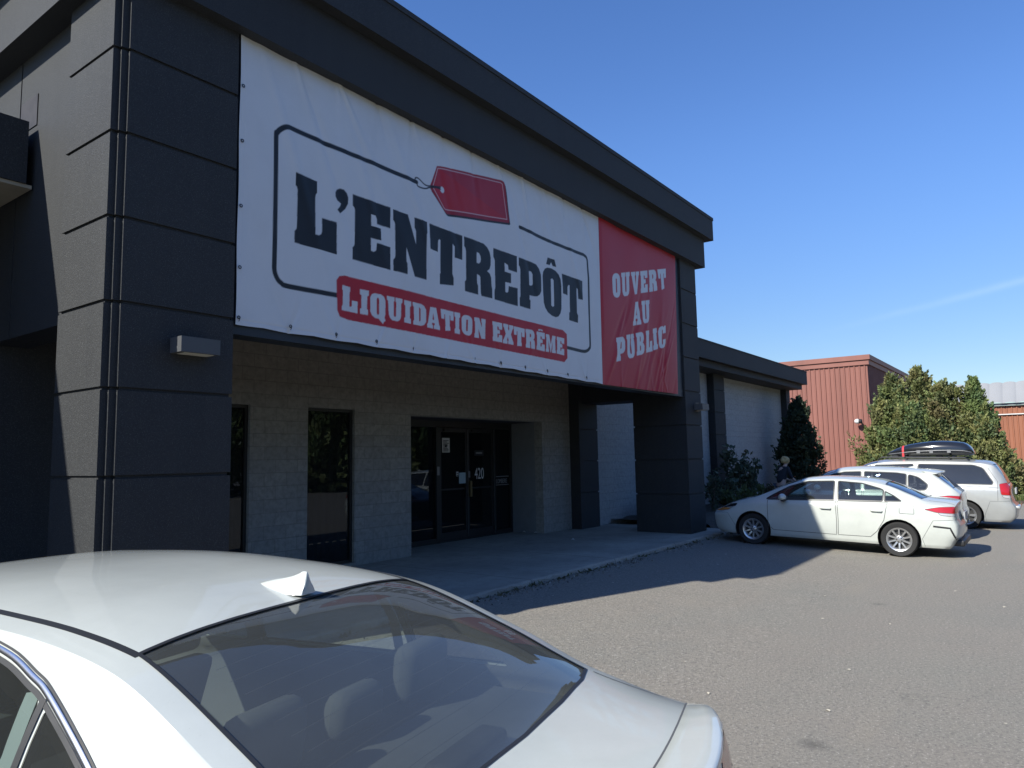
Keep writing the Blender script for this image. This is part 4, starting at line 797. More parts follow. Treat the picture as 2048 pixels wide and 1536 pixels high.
# ------------------------------------------------------------------ cars
from mathutils.bvhtree import BVHTree
class Hull:
    def __init__(s, sp):
        s.sp = sp; L = sp['L']; c = {k: pchip(v) for k, v in sp['c'].items()}; ax = sp['axles'][0]
        u0, u1 = sp.get('u0', .10), L-sp.get('u1', .12); NS = sp.get('ns', 96)
        def half(u):
            zc, zp, wp, zb, wb, wm = (c[k](u) for k in ('zc', 'zp', 'wp', 'zb', 'wb', 'wm'))
            zs, zu, zm = .27, .19, sp.get('zm', .60); ws = wm-.035
            P = [(0, zu), (ws*.55, zu), (ws-.09, zu), (ws-.03, zu+.015), (ws-.004, zs-.02)]
            side = pchip([(zs, ws), (zm*.62+zs*.38, wm-.006), (zm, wm), (zb-.06 if zb-.06 > zm+.03 else zm+.03, wb+.018+(wm-wb)*.25), (max(zb, zm+.06), wb)])
            zb2 = max(zb, zm+.06)
            P += [(side(zs+(zb2-zs)*t), zs+(zb2-zs)*t) for t in (0, .1, .2, .3, .4, .5, .6, .7, .8, .88, .94, 1)]
            zp = max(zp, zb2+.02); zc = max(zc, zp+.01)
            b = sp.get('bulge', .018); x0, z0 = wb-.012, zb2+.012; H_ = zp-z0
            for t in (0, .06, .15, .28, .42, .56, .70, .82, .91): P.append((x0+(wp-x0)*t+b*math.sin(math.pi*t)*min(1, H_/.3), z0+H_*t))
            ex = sp.get('roofexp', 3.0)
            for t in (0, .05, .11, .18, .27, .37, .48, .60, .73, .87, 1): P.append((wp*math.cos(t*math.pi/2), zp+(zc-zp)*(1-max(0, math.cos(t*math.pi/2))**ex)))
            P[-1] = (0, P[-1][1]); return P
        us = np.linspace(u0, u1, NS); rings = [[(u, y, z) for y, z in half(u)] for u in us]
        def cap(ring, u, depth, zmid, sgn):
            out = []
            for th in (12, 25, 38, 50, 61, 71, 79, 85):
                t = R_(th); k = math.cos(t); out.append([(u+sgn*depth*math.sin(t), y*k, zmid+(z-zmid)*k) for _, y, z in ring])
            return out
        rc = cap(rings[0], u0, u0-.0, sp.get('zmid', .62), -1); fc = cap(rings[-1], u1, L-u1, .52, 1)
        rings = rc[::-1]+rings+fc
        rs, fs = pchip(sp['rear']), pchip(sp['nose'])
        bm = bmesh.new(); V = []
        for ring in rings:
            row = []
            for x, y, z in ring:
                x2 = x+rs(z)*max(0, min(1, (.55-x)/.45))+fs(z)*max(0, min(1, (x-(L-.55))/.45)); row.append((x2-ax, y, z))
            vl = [bm.verts.new(p) for p in row]; vr = [vl[0]]+[bm.verts.new((p[0], -p[1], p[2])) for p in row[1:-1]]+[vl[-1]]
            V.append((vl, vr))
        K = len(rings[0])
        for (al, ar), (bl, br) in zip(V, V[1:]):
            for i in range(K-1):
                try: bm.faces.new((al[i], bl[i], bl[i+1], al[i+1]))
                except ValueError: pass
                try: bm.faces.new((ar[i], ar[i+1], br[i+1], br[i]))
                except ValueError: pass
        for (vl, vr), fl_ in ((V[0], 0), (V[-1], 1)):
            loop = vl+vr[1:-1][::-1]; bm.faces.new(loop if fl_ == 0 else loop[::-1])
        bmesh.ops.recalc_face_normals(bm, faces=bm.faces); s.bm = bm; s.ax = ax
        s.tagl = bm.faces.layers.int.new('tag'); s.sel = bm.faces.layers.int.new('sel')
        s.bvh = BVHTree.FromBMesh(bm)
    def cut(s, poly, axis, tag_, pred, body_only=True):
        bm, tl, sl_ = s.bm, s.tagl, s.sel
        if axis in ('side', 'top'): poly = [(a-s.ax, b) for a, b in poly]
        ar = sum(poly[i][0]*poly[(i+1) % len(poly)][1]-poly[(i+1) % len(poly)][0]*poly[i][1] for i in range(len(poly)))
        if ar < 0: poly = poly[::-1]
        ia, ib = {'side': (0, 2), 'top': (0, 1), 'end': (1, 2)}[axis]
        amin, amax = min(p[0] for p in poly)-.12, max(p[0] for p in poly)+.12; bmin, bmax = min(p[1] for p in poly)-.12, max(p[1] for p in poly)+.12
        for f in bm.faces:
            c = f.calc_center_median(); f[sl_] = 1 if ((not body_only or f[tl] == 0) and amin <= c[ia] <= amax and bmin <= c[ib] <= bmax and pred(c, f.normal)) else 0
        for i in range(len(poly)):
            p, q = poly[i], poly[(i+1) % len(poly)]; co = [0, 0, 0]; co[ia], co[ib] = p; no = [0, 0, 0]; no[ia], no[ib] = q[1]-p[1], -(q[0]-p[0])
            fs = [f for f in bm.faces if f[sl_] == 1]
            if not fs: return
            geom = set(fs)
            for f in fs: geom.update(f.edges); geom.update(f.verts)
            bmesh.ops.bisect_plane(bm, geom=list(geom), dist=1e-5, plane_co=co, plane_no=no)
            n = Vector(no).normalized(); c0 = Vector(co)
            for f in bm.faces:
                if f[sl_] == 1 and (f.calc_center_median()-c0).dot(n) > 0: f[sl_] = 0
        for f in bm.faces:
            if f[sl_] == 1: f[tl] = tag_; f[sl_] = 0
    def both(s, poly, tag_, thr=.35, nmin=.25, **k):
        for sg in (1, -1): s.cut(poly, 'side', tag_ if sg == 1 else tag_+1, lambda c, n, sg=sg: c.y*sg > thr and n.y*sg > nmin, **k)
    def piece(s, name, tags, mat, parent, inset=0.0, ang=40):
        fs = [f for f in s.bm.faces if f[s.tagl] in tags]
        if not fs: return None
        b2 = bmesh.new(); mp = {}
        for f in fs:
            for v in f.verts:
                if v not in mp: mp[v] = b2.verts.new(v.co-v.normal*inset)
            b2.faces.new([mp[v] for v in f.verts])
        return finish(name, b2, mat, parent, ang=ang)
    def hit(s, a, b, axis, sg=1):
        if axis == 'side': o, d = Vector((a-s.ax, 3*sg, b)), Vector((0, -sg, 0))
        elif axis == 'top': o, d = Vector((a-s.ax, b, 4)), Vector((0, 0, -1))
        else: o, d = Vector((-4*sg, a, b)), Vector((sg, 0, 0))
        l, n, i, t = s.bvh.ray_cast(o, d); return (l, n) if l else None
    def ribbon(s, bm, pts, w, axis, sg=1, lift=.004, closed=False, thick=0.0):
        P = []; pts = list(pts)+([pts[0]] if closed else [])
        for (a0, b0), (a1, b1) in zip(pts, pts[1:]):
            n = max(1, int(math.hypot(a1-a0, b1-b0)/.03))
            for i in range(n): P.append((a0+(a1-a0)*i/n, b0+(b1-b0)*i/n))
        P.append(pts[-1]); prev = None
        for i, (a, b) in enumerate(P):
            h = s.hit(a, b, axis, sg)
            if not h: prev = None; continue
            a2, b2 = P[min(i+1, len(P)-1)]; a1, b1 = P[max(i-1, 0)]; hA, hB = s.hit(a2, b2, axis, sg), s.hit(a1, b1, axis, sg)
            if not hA or not hB: prev = None; continue
            t = hA[0]-hB[0]
            if t.length < 1e-6: continue
            n = h[1] if h[1].dot(Vector((0, sg, 0)) if axis == 'side' else Vector((0, 0, 1)) if axis == 'top' else Vector((-sg, 0, 0))) > 0 else -h[1]
            sd = t.normalized().cross(n).normalized()*(w/2); c = h[0]+n*lift
            cur = (bm.verts.new(c+sd), bm.verts.new(c+n*thick), bm.verts.new(c-sd))
            if prev: bm.faces.new((prev[0], prev[1], cur[1], cur[0])); bm.faces.new((prev[1], prev[2], cur[2], cur[1]))
            prev = cur
def rounded(pts, r=.05, k=3):
    out = []; n = len(pts)
    for i in range(n):
        p, a, b = Vector(pts[i]), Vector(pts[i-1]), Vector(pts[(i+1) % n]); da, db = (a-p), (b-p)
        rr = min(r, da.length*.4, db.length*.4); s_, e = p+da.normalized()*rr, p+db.normalized()*rr
        for j in range(k+1):
            t = j/k; q = s_*(1-t)**2+p*2*t*(1-t)+e*t*t; out.append((q.x, q.y))
    return out
def circle(cx, cz, r, n=26): return [(cx+r*math.cos(2*math.pi*i/n), cz+r*math.sin(2*math.pi*i/n)) for i in range(n)]
def wheel(par, x, y, r, sg, spokes=10, rimr=None, flat=False):
    w = empty('wheel', (x, y, r)); w.parent = par; rimr = rimr or r*.66
    bm = bmesh.new(); hw = .105
    lathe(bm, [(rimr-.01, -hw*.8), (rimr+.01, -hw*.9), (r*.93, -hw), (r*.975, -hw*.86), (r, -hw*.6), (r, hw*.6), (r*.975, hw*.86), (r*.93, hw), (rimr+.01, hw*.9), (rimr-.01, hw*.8)], 40)
    finish('tyre', bm, M['rubber'], w, ang=50)
    bm = bmesh.new(); o = sg*hw
    lathe(bm, [(rimr-.045, o*.45), (rimr-.03, o*.75), (rimr-.012, o*.92), (rimr+.006, o*.95), (rimr+.006, o*.6)], 40)
    for k in range(spokes):
        a = 2*math.pi*(k+.5)/spokes; da = .19 if spokes > 6 else .33; db = .10 if spokes > 6 else .22; pts = []
        for rr, wd, dep in ((.055, da*1.3, .70), (rimr*.55, db*.9, .80), (rimr-.02, db*.8, .86)):
            hwid = (.024 if rr < .1 else .02 if spokes > 6 else .035)
            t, n_ = Vector((math.cos(a), 0, math.sin(a))), Vector((-math.sin(a), 0, math.cos(a)))
            pts.append([t*rr+n_*hwid+Vector((0, o*(dep-.18), 0)), t*rr+n_*hwid*.6+Vector((0, o*dep, 0)), t*rr-n_*hwid*.6+Vector((0, o*dep, 0)), t*rr-n_*hwid+Vector((0, o*(dep-.18), 0))])
        vs = [[bm.verts.new(p) for p in q] for q in pts]
        for A, C in zip(vs, vs[1:]):
            for i in range(3): bm.faces.new((A[i], A[i+1], C[i+1], C[i]))
    lathe(bm, [(.0, o*.86), (.04, o*.86), (.062, o*.78), (.068, o*.5)], 24)
    bmesh.ops.recalc_face_normals(bm, faces=bm.faces)
    finish('rim', bm, M['alloy'], w, ang=35)
    bm = bmesh.new(); lathe(bm, [(0, o*.30), (rimr-.02, o*.30), (rimr-.005, -o*.5)], 32); finish('brake_disc', bm, M['steel'], w)
    bm = bmesh.new()
    for k in range(5):
        a = 2*math.pi*k/5; lathe(bm, [(0, o*.9), (.011, o*.9), (.013, o*.82)], 8, c=(.043*math.cos(a), 0, .043*math.sin(a)))
    finish('wheel_nut', bm, M['steel'], w); return w
def rbox(name, lst, mat, par, bev=.04):
    bm = bmesh.new()
    for b in lst: box(bm, *b)
    bmesh.ops.bevel(bm, geom=list(bm.edges), offset=bev, segments=3, profile=.5, affect='EDGES', clamp_overlap=True)
    return finish(name, bm, mat, par, smooth=True)
def seats(par, ax, xs_front, x_rear, zf=.30, shoulder=1.02, mat='seat', hw=.36, rear_w=.62):
    for y in (hw, -hw):
        bm = bmesh.new()
        for b in ((xs_front-ax, xs_front-ax+.52, y-.24, y+.24, zf, zf+.20),): box(bm, *b)
        vs = box(bm, xs_front-ax-.10, xs_front-ax+.04, y-.23, y+.23, zf+.15, shoulder-.04)
        for v in vs[4:]: v.co.x -= .18
        vs = box(bm, xs_front-ax-.30, xs_front-ax-.20, y-.13, y+.13, shoulder, shoulder+.19)
        bmesh.ops.bevel(bm, geom=list(bm.edges), offset=.045, segments=3, profile=.5, affect='EDGES', clamp_overlap=True)
        finish('seat', bm, M[mat], par, smooth=True)
    bm = bmesh.new(); box(bm, x_rear-ax, x_rear-ax+.5, -rear_w, rear_w, zf, zf+.2)
    vs = box(bm, x_rear-ax-.08, x_rear-ax+.06, -rear_w, rear_w, zf+.15, shoulder-.10)
    for v in vs[4:]: v.co.x -= .16
    bmesh.ops.bevel(bm, geom=list(bm.edges), offset=.05, segments=3, profile=.5, affect='EDGES', clamp_overlap=True)
    return finish('rear_seat', bm, M[mat], par, smooth=True)
def make_car(sp, loc, rz, pitch=0.0):
    H = Hull(sp); ax = sp['axles'][0]; r = sp['wheel_r']; root = empty(sp['name'], loc, label=sp['label'], cat='car'); root.rotation_euler = (0, -pitch, rz)
    if sp.get('group'): root['group'] = sp['group']
    paint = M[sp['paint']]
    for a in sp['axles']: H.both(circle(a, r+.01, r+.045), 900, thr=.45, nmin=-2, body_only=False)
    for a in sp['axles']:
        for sg in (1, -1): pass
    tags = {}; T = 10; TR = {1: bmesh.new(), -1: bmesh.new()}; GP = {1: bmesh.new(), -1: bmesh.new()}; GT = bmesh.new()
    for poly, mat, rad in sp['side_windows']:
        pl_ = rounded(poly, rad); H.both(pl_, T, thr=.3, nmin=.15); tags[T] = ('window', mat, .004); tags[T+1] = ('window', mat, .004); T += 2
        if sp.get('trim', True):
            for sg in (1, -1): H.ribbon(TR[sg], pl_, .022, 'side', sg, closed=True, lift=.003)
    seals = []
    for nm, poly, axis, mat, pr in sp['glass']:
        H.cut(poly, axis, T, pr); tags[T] = (nm, mat, .003); T += 1
        gb = bmesh.new(); H.ribbon(gb, poly, sp.get('gtrim', .016), axis, 1, closed=True, lift=.002); seals.append((T-1, gb))
    for nm, poly, mat, thr in sp['lamps']:
        H.both(rounded(poly, .03, 2), T, thr=thr, nmin=.02); tags[T] = (nm, mat, -.002); tags[T+1] = (nm, mat, -.002); T += 2
        for sg in (1, -1): H.ribbon(GP[sg], rounded(poly, .03, 2), .008, 'side', sg, closed=True, lift=.003)
    doors = []
    for poly in sp['doors']:
        H.both(poly, T, thr=.4, nmin=.1); doors.append((T, T+1)); T += 2
        for sg in (1, -1): H.ribbon(GP[sg], poly, .010, 'side', sg, closed=True, lift=.0025)
    bt = T
    for poly in sp['bumpers']:
        H.cut(poly, 'side', T, lambda c, n: True); tags[T] = ('bumper', sp['paint'], 0); T += 1
        for sg in (1, -1): H.ribbon(GP[sg], poly, .006, 'side', sg, closed=True, lift=.002)
    for poly in sp.get('gaps', []):
        for sg in (1, -1): H.ribbon(GP[sg], poly, .008, 'side', sg, lift=.0025)
    for axis, poly in sp.get('topgaps', []): H.ribbon(GP[1 if poly[0][1] > 0 else -1], poly, .010, axis, 1, lift=.0025)
    body = H.piece('body', {0}, paint, root)
    for (a, b) in doors:
        for t in (a, b):
            d = H.piece('door', {t}, paint, root)
            if d is None: continue
            sg = 1 if t == a else -1; fs = [f.calc_center_median() for f in H.bm.faces if f[H.tagl] == t]
            xr = min(c.x for c in fs)
            h = H.hit(xr+ax+.18, sp['handle_z'], 'side', sg)
            if h:
                bm = bmesh.new(); p = h[0]; y = p.y+sg*.028
                tube(bm, [(p.x-.10, p.y+sg*.002, p.z), (p.x-.085, y, p.z), (p.x+.085, y, p.z+.004), (p.x+.10, p.y+sg*.002, p.z+.004)], [.011, .014, .014, .011], 8); finish('handle', bm, paint, d, smooth=True)
                bm = bmesh.new(); ellipsoid(bm, (p.x, p.y-sg*.004, p.z+.004), (.075, .008, .03)); finish('handle_cup', bm, paint, d, smooth=True)
    made = {t: H.piece(nm, {t}, M[mat], root, ins) for t, (nm, mat, ins) in tags.items()}
    for t, gb in seals:
        if made[t] is not None and len(gb.verts): finish('seal', gb, M['blacktrim'], made[t])
    # dark liner behind the painted skin
    lin = bmesh.new(); mp = {}
    for f in H.bm.faces:
        if f[H.tagl] in (0,)+tuple(x for d in doors for x in d) and f.calc_center_median().z > .30:
            for v in f.verts:
                if v not in mp: mp[v] = lin.verts.new(v.co-v.normal*.022)
            try: lin.faces.new([mp[v] for v in f.verts][::-1])
            except ValueError: pass
    finish('cabin_lining', lin, M[sp.get('lining', 'lining')], root, smooth=True)
    for sg in (1, -1):
        if len(TR[sg].verts): finish('window_trim', TR[sg], M['blacktrim'], root)
        if len(GP[sg].verts): finish('panel_gap', GP[sg], M['gap'], root)
    for a in sp['axles']:
        for sg in (1, -1):
            w = pchip(sp['c']['wm'])(a); wheel(root, a-ax, sg*(w-.125), r, sg, sp.get('spokes', 10))
            bm = bmesh.new(); R2 = r+.043
            lathe(bm, [(R2, sg*(w-.02)), (R2, sg*(w-.34)), (0.02, sg*(w-.34))], 20, c=(a-ax, 0, r+.01), a0=-.45, a1=math.pi+.45); finish('wheel_well', bm, M['ink'], root)
    rbox('underbody', [(sp['axles'][0]-ax+.42, sp['axles'][1]-ax-.42, -.7, .7, .17, .34), (-.35, .42, -.42, .42, .17, .40), (sp['axles'][1]-ax-.42, sp['axles'][1]-ax+.4, -.42, .42, .17, .40)], M['ink'], root, .02)
    for sg in (1, -1):     # door mirrors
        mx, mz = sp['mirror']; h = H.hit(mx, mz-.05, 'side', sg)
        if h:
            bm = bmesh.new(); y = h[0].y; ellipsoid(bm, (mx-ax, y+sg*.13, mz), (.075, .115, .075)); mr = finish('mirror', bm, paint, root, smooth=True)
            bm = bmesh.new(); tube(bm, [(mx-ax, y-sg*.01, mz-.06), (mx-ax, y+sg*.10, mz-.05)], [.035, .03], 8); ellipsoid(bm, (mx-ax-.02, y+sg*.13, mz-.05), (.06, .09, .035)); finish('mirror_base', bm, M['blacktrim'], mr, smooth=True)
    return root, H

def above(zmin, nz=.12): return lambda c, n: n.z > nz and c.z > zmin
# white compact sedan by the end column
SED = dict(name='sedan', label='white sedan parked nose in beside the black end column, half in its shade', L=4.63, axles=(.98, 3.68), wheel_r=.318, paint='paint', handle_z=.82, mirror=(3.05, 1.0), zm=.58, group='cars parked nose in along the store',
  c=dict(zc=[(0, .97), (.10, 1.035), (.25, 1.06), (.55, 1.09), (.75, 1.17), (1.05, 1.295), (1.4, 1.395), (1.8, 1.43), (2.2, 1.435), (2.6, 1.41), (2.95, 1.335), (3.3, 1.18), (3.65, 1.0), (3.95, .93), (4.3, .82), (4.5, .72), (4.63, .62)],
   zp=[(0, .93), (.2, .985), (.5, 1.02), (.8, 1.13), (1.2, 1.29), (1.6, 1.365), (2.1, 1.385), (2.6, 1.35), (3.0, 1.245), (3.4, 1.075), (3.7, .955), (4.0, .875), (4.35, .75), (4.63, .56)],
   wp=[(0, .60), (.2, .68), (.5, .71), (1.2, .62), (1.8, .60), (2.5, .60), (3.0, .63), (3.4, .68), (3.7, .74), (4.0, .72), (4.4, .60), (4.63, .48)],
   zb=[(0, .88), (.3, .955), (1, .975), (2, .95), (3, .915), (3.6, .885), (4.0, .82), (4.4, .70), (4.63, .54)],
   wb=[(0, .70), (.3, .80), (1, .84), (2, .855), (3, .855), (3.6, .835), (4.0, .79), (4.4, .67), (4.63, .54)],
   wm=[(0, .76), (.2, .845), (.6, .885), (1, .892), (2, .888), (3, .888), (3.7, .892), (4.2, .85), (4.45, .75), (4.63, .60)]),
  rear=[(.2, .10), (.32, .05), (.46, -.02), (.62, -.02), (.70, .02), (.86, .035), (.98, .0), (1.06, -.03), (1.5, -.03)], nose=[(.2, -.08), (.35, .0), (.6, .02), (.75, -.03), (1.5, -.05)],
  side_windows=[([(2.10, .985), (3.42, .945), (3.30, 1.03), (2.98, 1.21), (2.62, 1.325), (2.12, 1.348)], 'cargl', .03), ([(2.03, .988), (2.05, 1.348), (1.62, 1.322), (1.30, 1.235), (1.24, 1.205), (1.24, 1.005)], 'cargl', .025), ([(1.21, 1.005), (1.21, 1.185), (1.06, 1.11), (.93, 1.02)], 'cargl', .015)],
  glass=[('windshield', [(2.78, .575), (2.78, -.575), (3.56, -.66), (3.66, -.4), (3.69, 0), (3.66, .4), (3.56, .66)], 'top', 'cargl', above(.95)), ('rear_window', [(1.22, .565), (1.22, -.565), (.62, -.64), (.57, -.4), (.55, 0), (.57, .4), (.62, .64)], 'top', 'darkgl', above(1.05))],
  lamps=[('tail_lamp', [(-.02, .83), (-.02, .955), (.30, .945), (.56, .895), (.36, .845)], 'red', .40), ('reverse_lamp', [(-.05, .775), (-.05, .828), (.345, .843), (.30, .80)], 'clearlens', .45), ('headlamp', [(4.66, .70), (4.66, .745), (4.02, .825), (4.06, .765), (4.35, .715)], 'gloss', .35), ('turn_signal', [(4.60, .640), (4.60, .695), (4.34, .712), (4.10, .755), (4.22, .68), (4.40, .645)], 'amber', .40)],
  doors=[[(3.38, .93), (3.36, .42), (3.26, .335), (2.06, .33), (2.05, .60), (2.07, .975)], [(2.035, .975), (2.02, .60), (2.03, .33), (1.46, .335), (1.34, .45), (1.22, .66), (1.16, .99)]],
  bumpers=[[(-.1, .2), (.55, .2), (.60, .36), (.42, .70), (-.1, .74)], [(4.75, .2), (4.08, .2), (4.05, .36), (4.22, .62), (4.75, .60)]],
  gaps=[rounded([(.72, .80), (.96, .80), (.96, .94), (.72, .94), (.72, .81)], .02)], topgaps=[('top', [(3.62, .70), (4.10, .66), (4.45, .5)]), ('top', [(3.62, -.70), (4.10, -.66), (4.45, -.5)]), ('top', [(.5, .62), (.3, .60), (.1, .58)])])
car1, H1 = make_car(SED, (16.08, 2.38, 0.0), R_(90), .031)
a1 = SED['axles'][0]
seats(car1, a1, 2.25, 1.35, .30, .96, 'seatlight'); rbox('dashboard', [(3.0-a1, 3.6-a1, -.68, .68, .55, .93)], M['dark'], car1, .05)
rbox('parcel_shelf', [(.55-a1, 1.1-a1, -.6, .6, .90, .95)], M['dark'], car1, .02)
rbox('lower_valance', [(-.06-a1+.02, .16-a1, -.62, .62, .245, .36)], M['blacktrim'], car1, .03)
bm = bmesh.new()
for sg in (1, -1): H1.ribbon(bm, [(.42, .60), (.16, .58), (.05, .32)], .03, 'side', sg)
finish('bumper_vent', bm, M['blacktrim'], car1)
bm = bmesh.new(); box(bm, -.03-a1, .0-a1, -.26, .26, .70, .84); finish('licence_plate', bm, M['vinylgrey'], car1)

# small white crossover between the sedan and the van
SUV = dict(name='crossover', label='white crossover with roof spoiler, parked between the white sedan and the silver minivan', L=4.45, axles=(.90, 3.55), wheel_r=.335, paint='paint', handle_z=.92, mirror=(2.95, 1.06), zm=.66, group='cars parked nose in along the store',
  c=dict(zc=[(0, .98), (.06, 1.06), (.14, 1.12), (.30, 1.27), (.50, 1.43), (.66, 1.515), (.8, 1.535), (1.3, 1.565), (1.9, 1.575), (2.4, 1.55), (2.8, 1.46), (3.2, 1.25), (3.5, 1.09), (3.9, .99), (4.2, .86), (4.45, .72)],
   zp=[(0, .93), (.1, 1.04), (.35, 1.24), (.6, 1.40), (.9, 1.455), (1.3, 1.485), (2, 1.495), (2.4, 1.46), (2.8, 1.36), (3.2, 1.17), (3.5, 1.02), (3.9, .91), (4.2, .80), (4.45, .62)],
   wp=[(0, .66), (.2, .70), (.6, .64), (1.3, .62), (2.4, .62), (2.9, .65), (3.4, .71), (3.7, .76), (4.1, .68), (4.45, .48)],
   zb=[(0, .90), (.3, 1.02), (1, 1.02), (2, .99), (3, .95), (3.6, .92), (4.1, .80), (4.45, .58)], wb=[(0, .74), (.3, .84), (1, .875), (3, .87), (3.6, .84), (4.1, .74), (4.45, .55)],
   wm=[(0, .80), (.3, .895), (1, .92), (3, .915), (3.7, .91), (4.15, .80), (4.45, .62)]),
  rear=[(.2, .10), (.4, .0), (.6, -.02), (.75, .03), (.95, .02), (1.1, .0), (1.6, 0)], nose=[(.2, -.06), (.4, .0), (.7, .02), (1.5, -.05)], u0=.08,
  side_windows=[([(2.02, 1.04), (3.30, 1.0), (3.02, 1.20), (2.70, 1.36), (2.40, 1.435), (2.04, 1.455)], 'darkgl', .03), ([(1.95, 1.045), (1.97, 1.457), (1.30, 1.445), (1.10, 1.42), (1.08, 1.06)], 'darkgl', .03), ([(1.05, 1.065), (1.06, 1.415), (.86, 1.36), (.66, 1.20), (.70, 1.08)], 'darkgl', .05)],
  glass=[('windshield', [(2.62, .58), (2.62, -.58), (3.42, -.68), (3.52, 0), (3.42, .68)], 'top', 'cargl', above(1.0)), ('rear_window', [(.585, .55), (.585, -.55), (.20, -.64), (.17, 0), (.20, .64)], 'top', 'darkgl', above(1.1))],
  lamps=[('tail_lamp', [(-.05, .85), (-.05, .97), (.28, .985), (.52, .955), (.30, .875)], 'red', .30), ('headlamp', [(4.5, .68), (4.5, .78), (4.02, .86), (4.05, .78)], 'clearlens', .40)],
  doors=[[(3.30, .98), (3.28, .45), (3.2, .37), (1.99, .37), (2.0, 1.02)], [(1.965, 1.02), (1.955, .37), (1.42, .37), (1.22, .60), (1.06, 1.04)]],
  bumpers=[[(-.1, .2), (.50, .2), (.52, .4), (.34, .80), (-.1, .84)], [(4.6, .2), (4.0, .2), (3.98, .4), (4.1, .66), (4.6, .66)]], spokes=5)
car2, H2 = make_car(SUV, (19.25, 2.50, 0.0), R_(90), .031)
a2 = SUV['axles'][0]
bm = bmesh.new(); NV = 16; rows = []
for i in range(NV+1):
    v = -.57+1.14*i/NV; k = (abs(v)/.57)**3; z = 1.522-.045*k
    rows.append([bm.verts.new(p) for p in ((.80-a2, v, z+.018), (.62-a2+.05*k, v, z+.006), (.42-a2+.10*k, v, z-.022), (.41-a2+.10*k, v, z-.04), (.60-a2+.05*k, v, z-.055))])
for A, C in zip(rows, rows[1:]):
    for i in range(4): bm.faces.new((A[i], A[i+1], C[i+1], C[i]))
bm.faces.new(rows[0]); bm.faces.new(rows[-1][::-1]); bmesh.ops.recalc_face_normals(bm, faces=bm.faces)
finish('spoiler', bm, M['paint'], car2, ang=40)
seats(car2, a2, 2.1, 1.25, .36, 1.06)
def fin(par, x, z, mat, s=1.0):
    bm = bmesh.new(); rows = []
    hx = pchip([(-.036, .006), (-.033, .044), (-.028, .055), (-.018, .055), (-.004, .049), (.015, .042), (.04, .036), (.08, .029), (.12, .019), (.146, .009), (.158, .001)])
    wx = pchip([(-.036, .026), (0, .034), (.05, .034), (.10, .028), (.14, .017), (.158, .003)]); ts = [math.copysign(abs(k/20)**1.25, k) for k in range(-20, 21)]
    for q in np.concatenate([np.linspace(-.036, -.008, 16), np.linspace(-.004, .158, 30)]):
        h, w_ = hx(q), wx(q); row = []
        for t in ts:
            hb = min(h, .029); zz = hb*(1-abs(t)**2.2)+(h-hb)*math.exp(-(t/.34)**2)*(1-abs(t)**2)
            row.append(bm.verts.new((x+q*s, w_*t*s, z+max(0, zz)*s)))
        rows.append(row)
    for A, C in zip(rows, rows[1:]):
        for k in range(40): bm.faces.new((A[k], A[k+1], C[k+1], C[k]))
    bm.faces.new(rows[0]); bmesh.ops.recalc_face_normals(bm, faces=bm.faces); f = finish('antenna_fin', bm, mat, par, ang=62)
    bm = bmesh.new(); ring = [bm.verts.new((x+(.062+.096*math.cos(2*math.pi*k/20))*s, .036*math.sin(2*math.pi*k/20)*(1-.5*max(0, math.cos(2*math.pi*k/20)))*s, z-.001)) for k in range(20)]
    top = [bm.verts.new(v.co+Vector((0, 0, .004))) for v in ring]
    for k in range(20): bm.faces.new((ring[k], ring[(k+1) % 20], top[(k+1) % 20], top[k]))
    bm.faces.new(top); finish('gasket', bm, M['blacktrim'], f)
fin(car2, 1.0-a2, 1.542, M['paint'], 1.2)

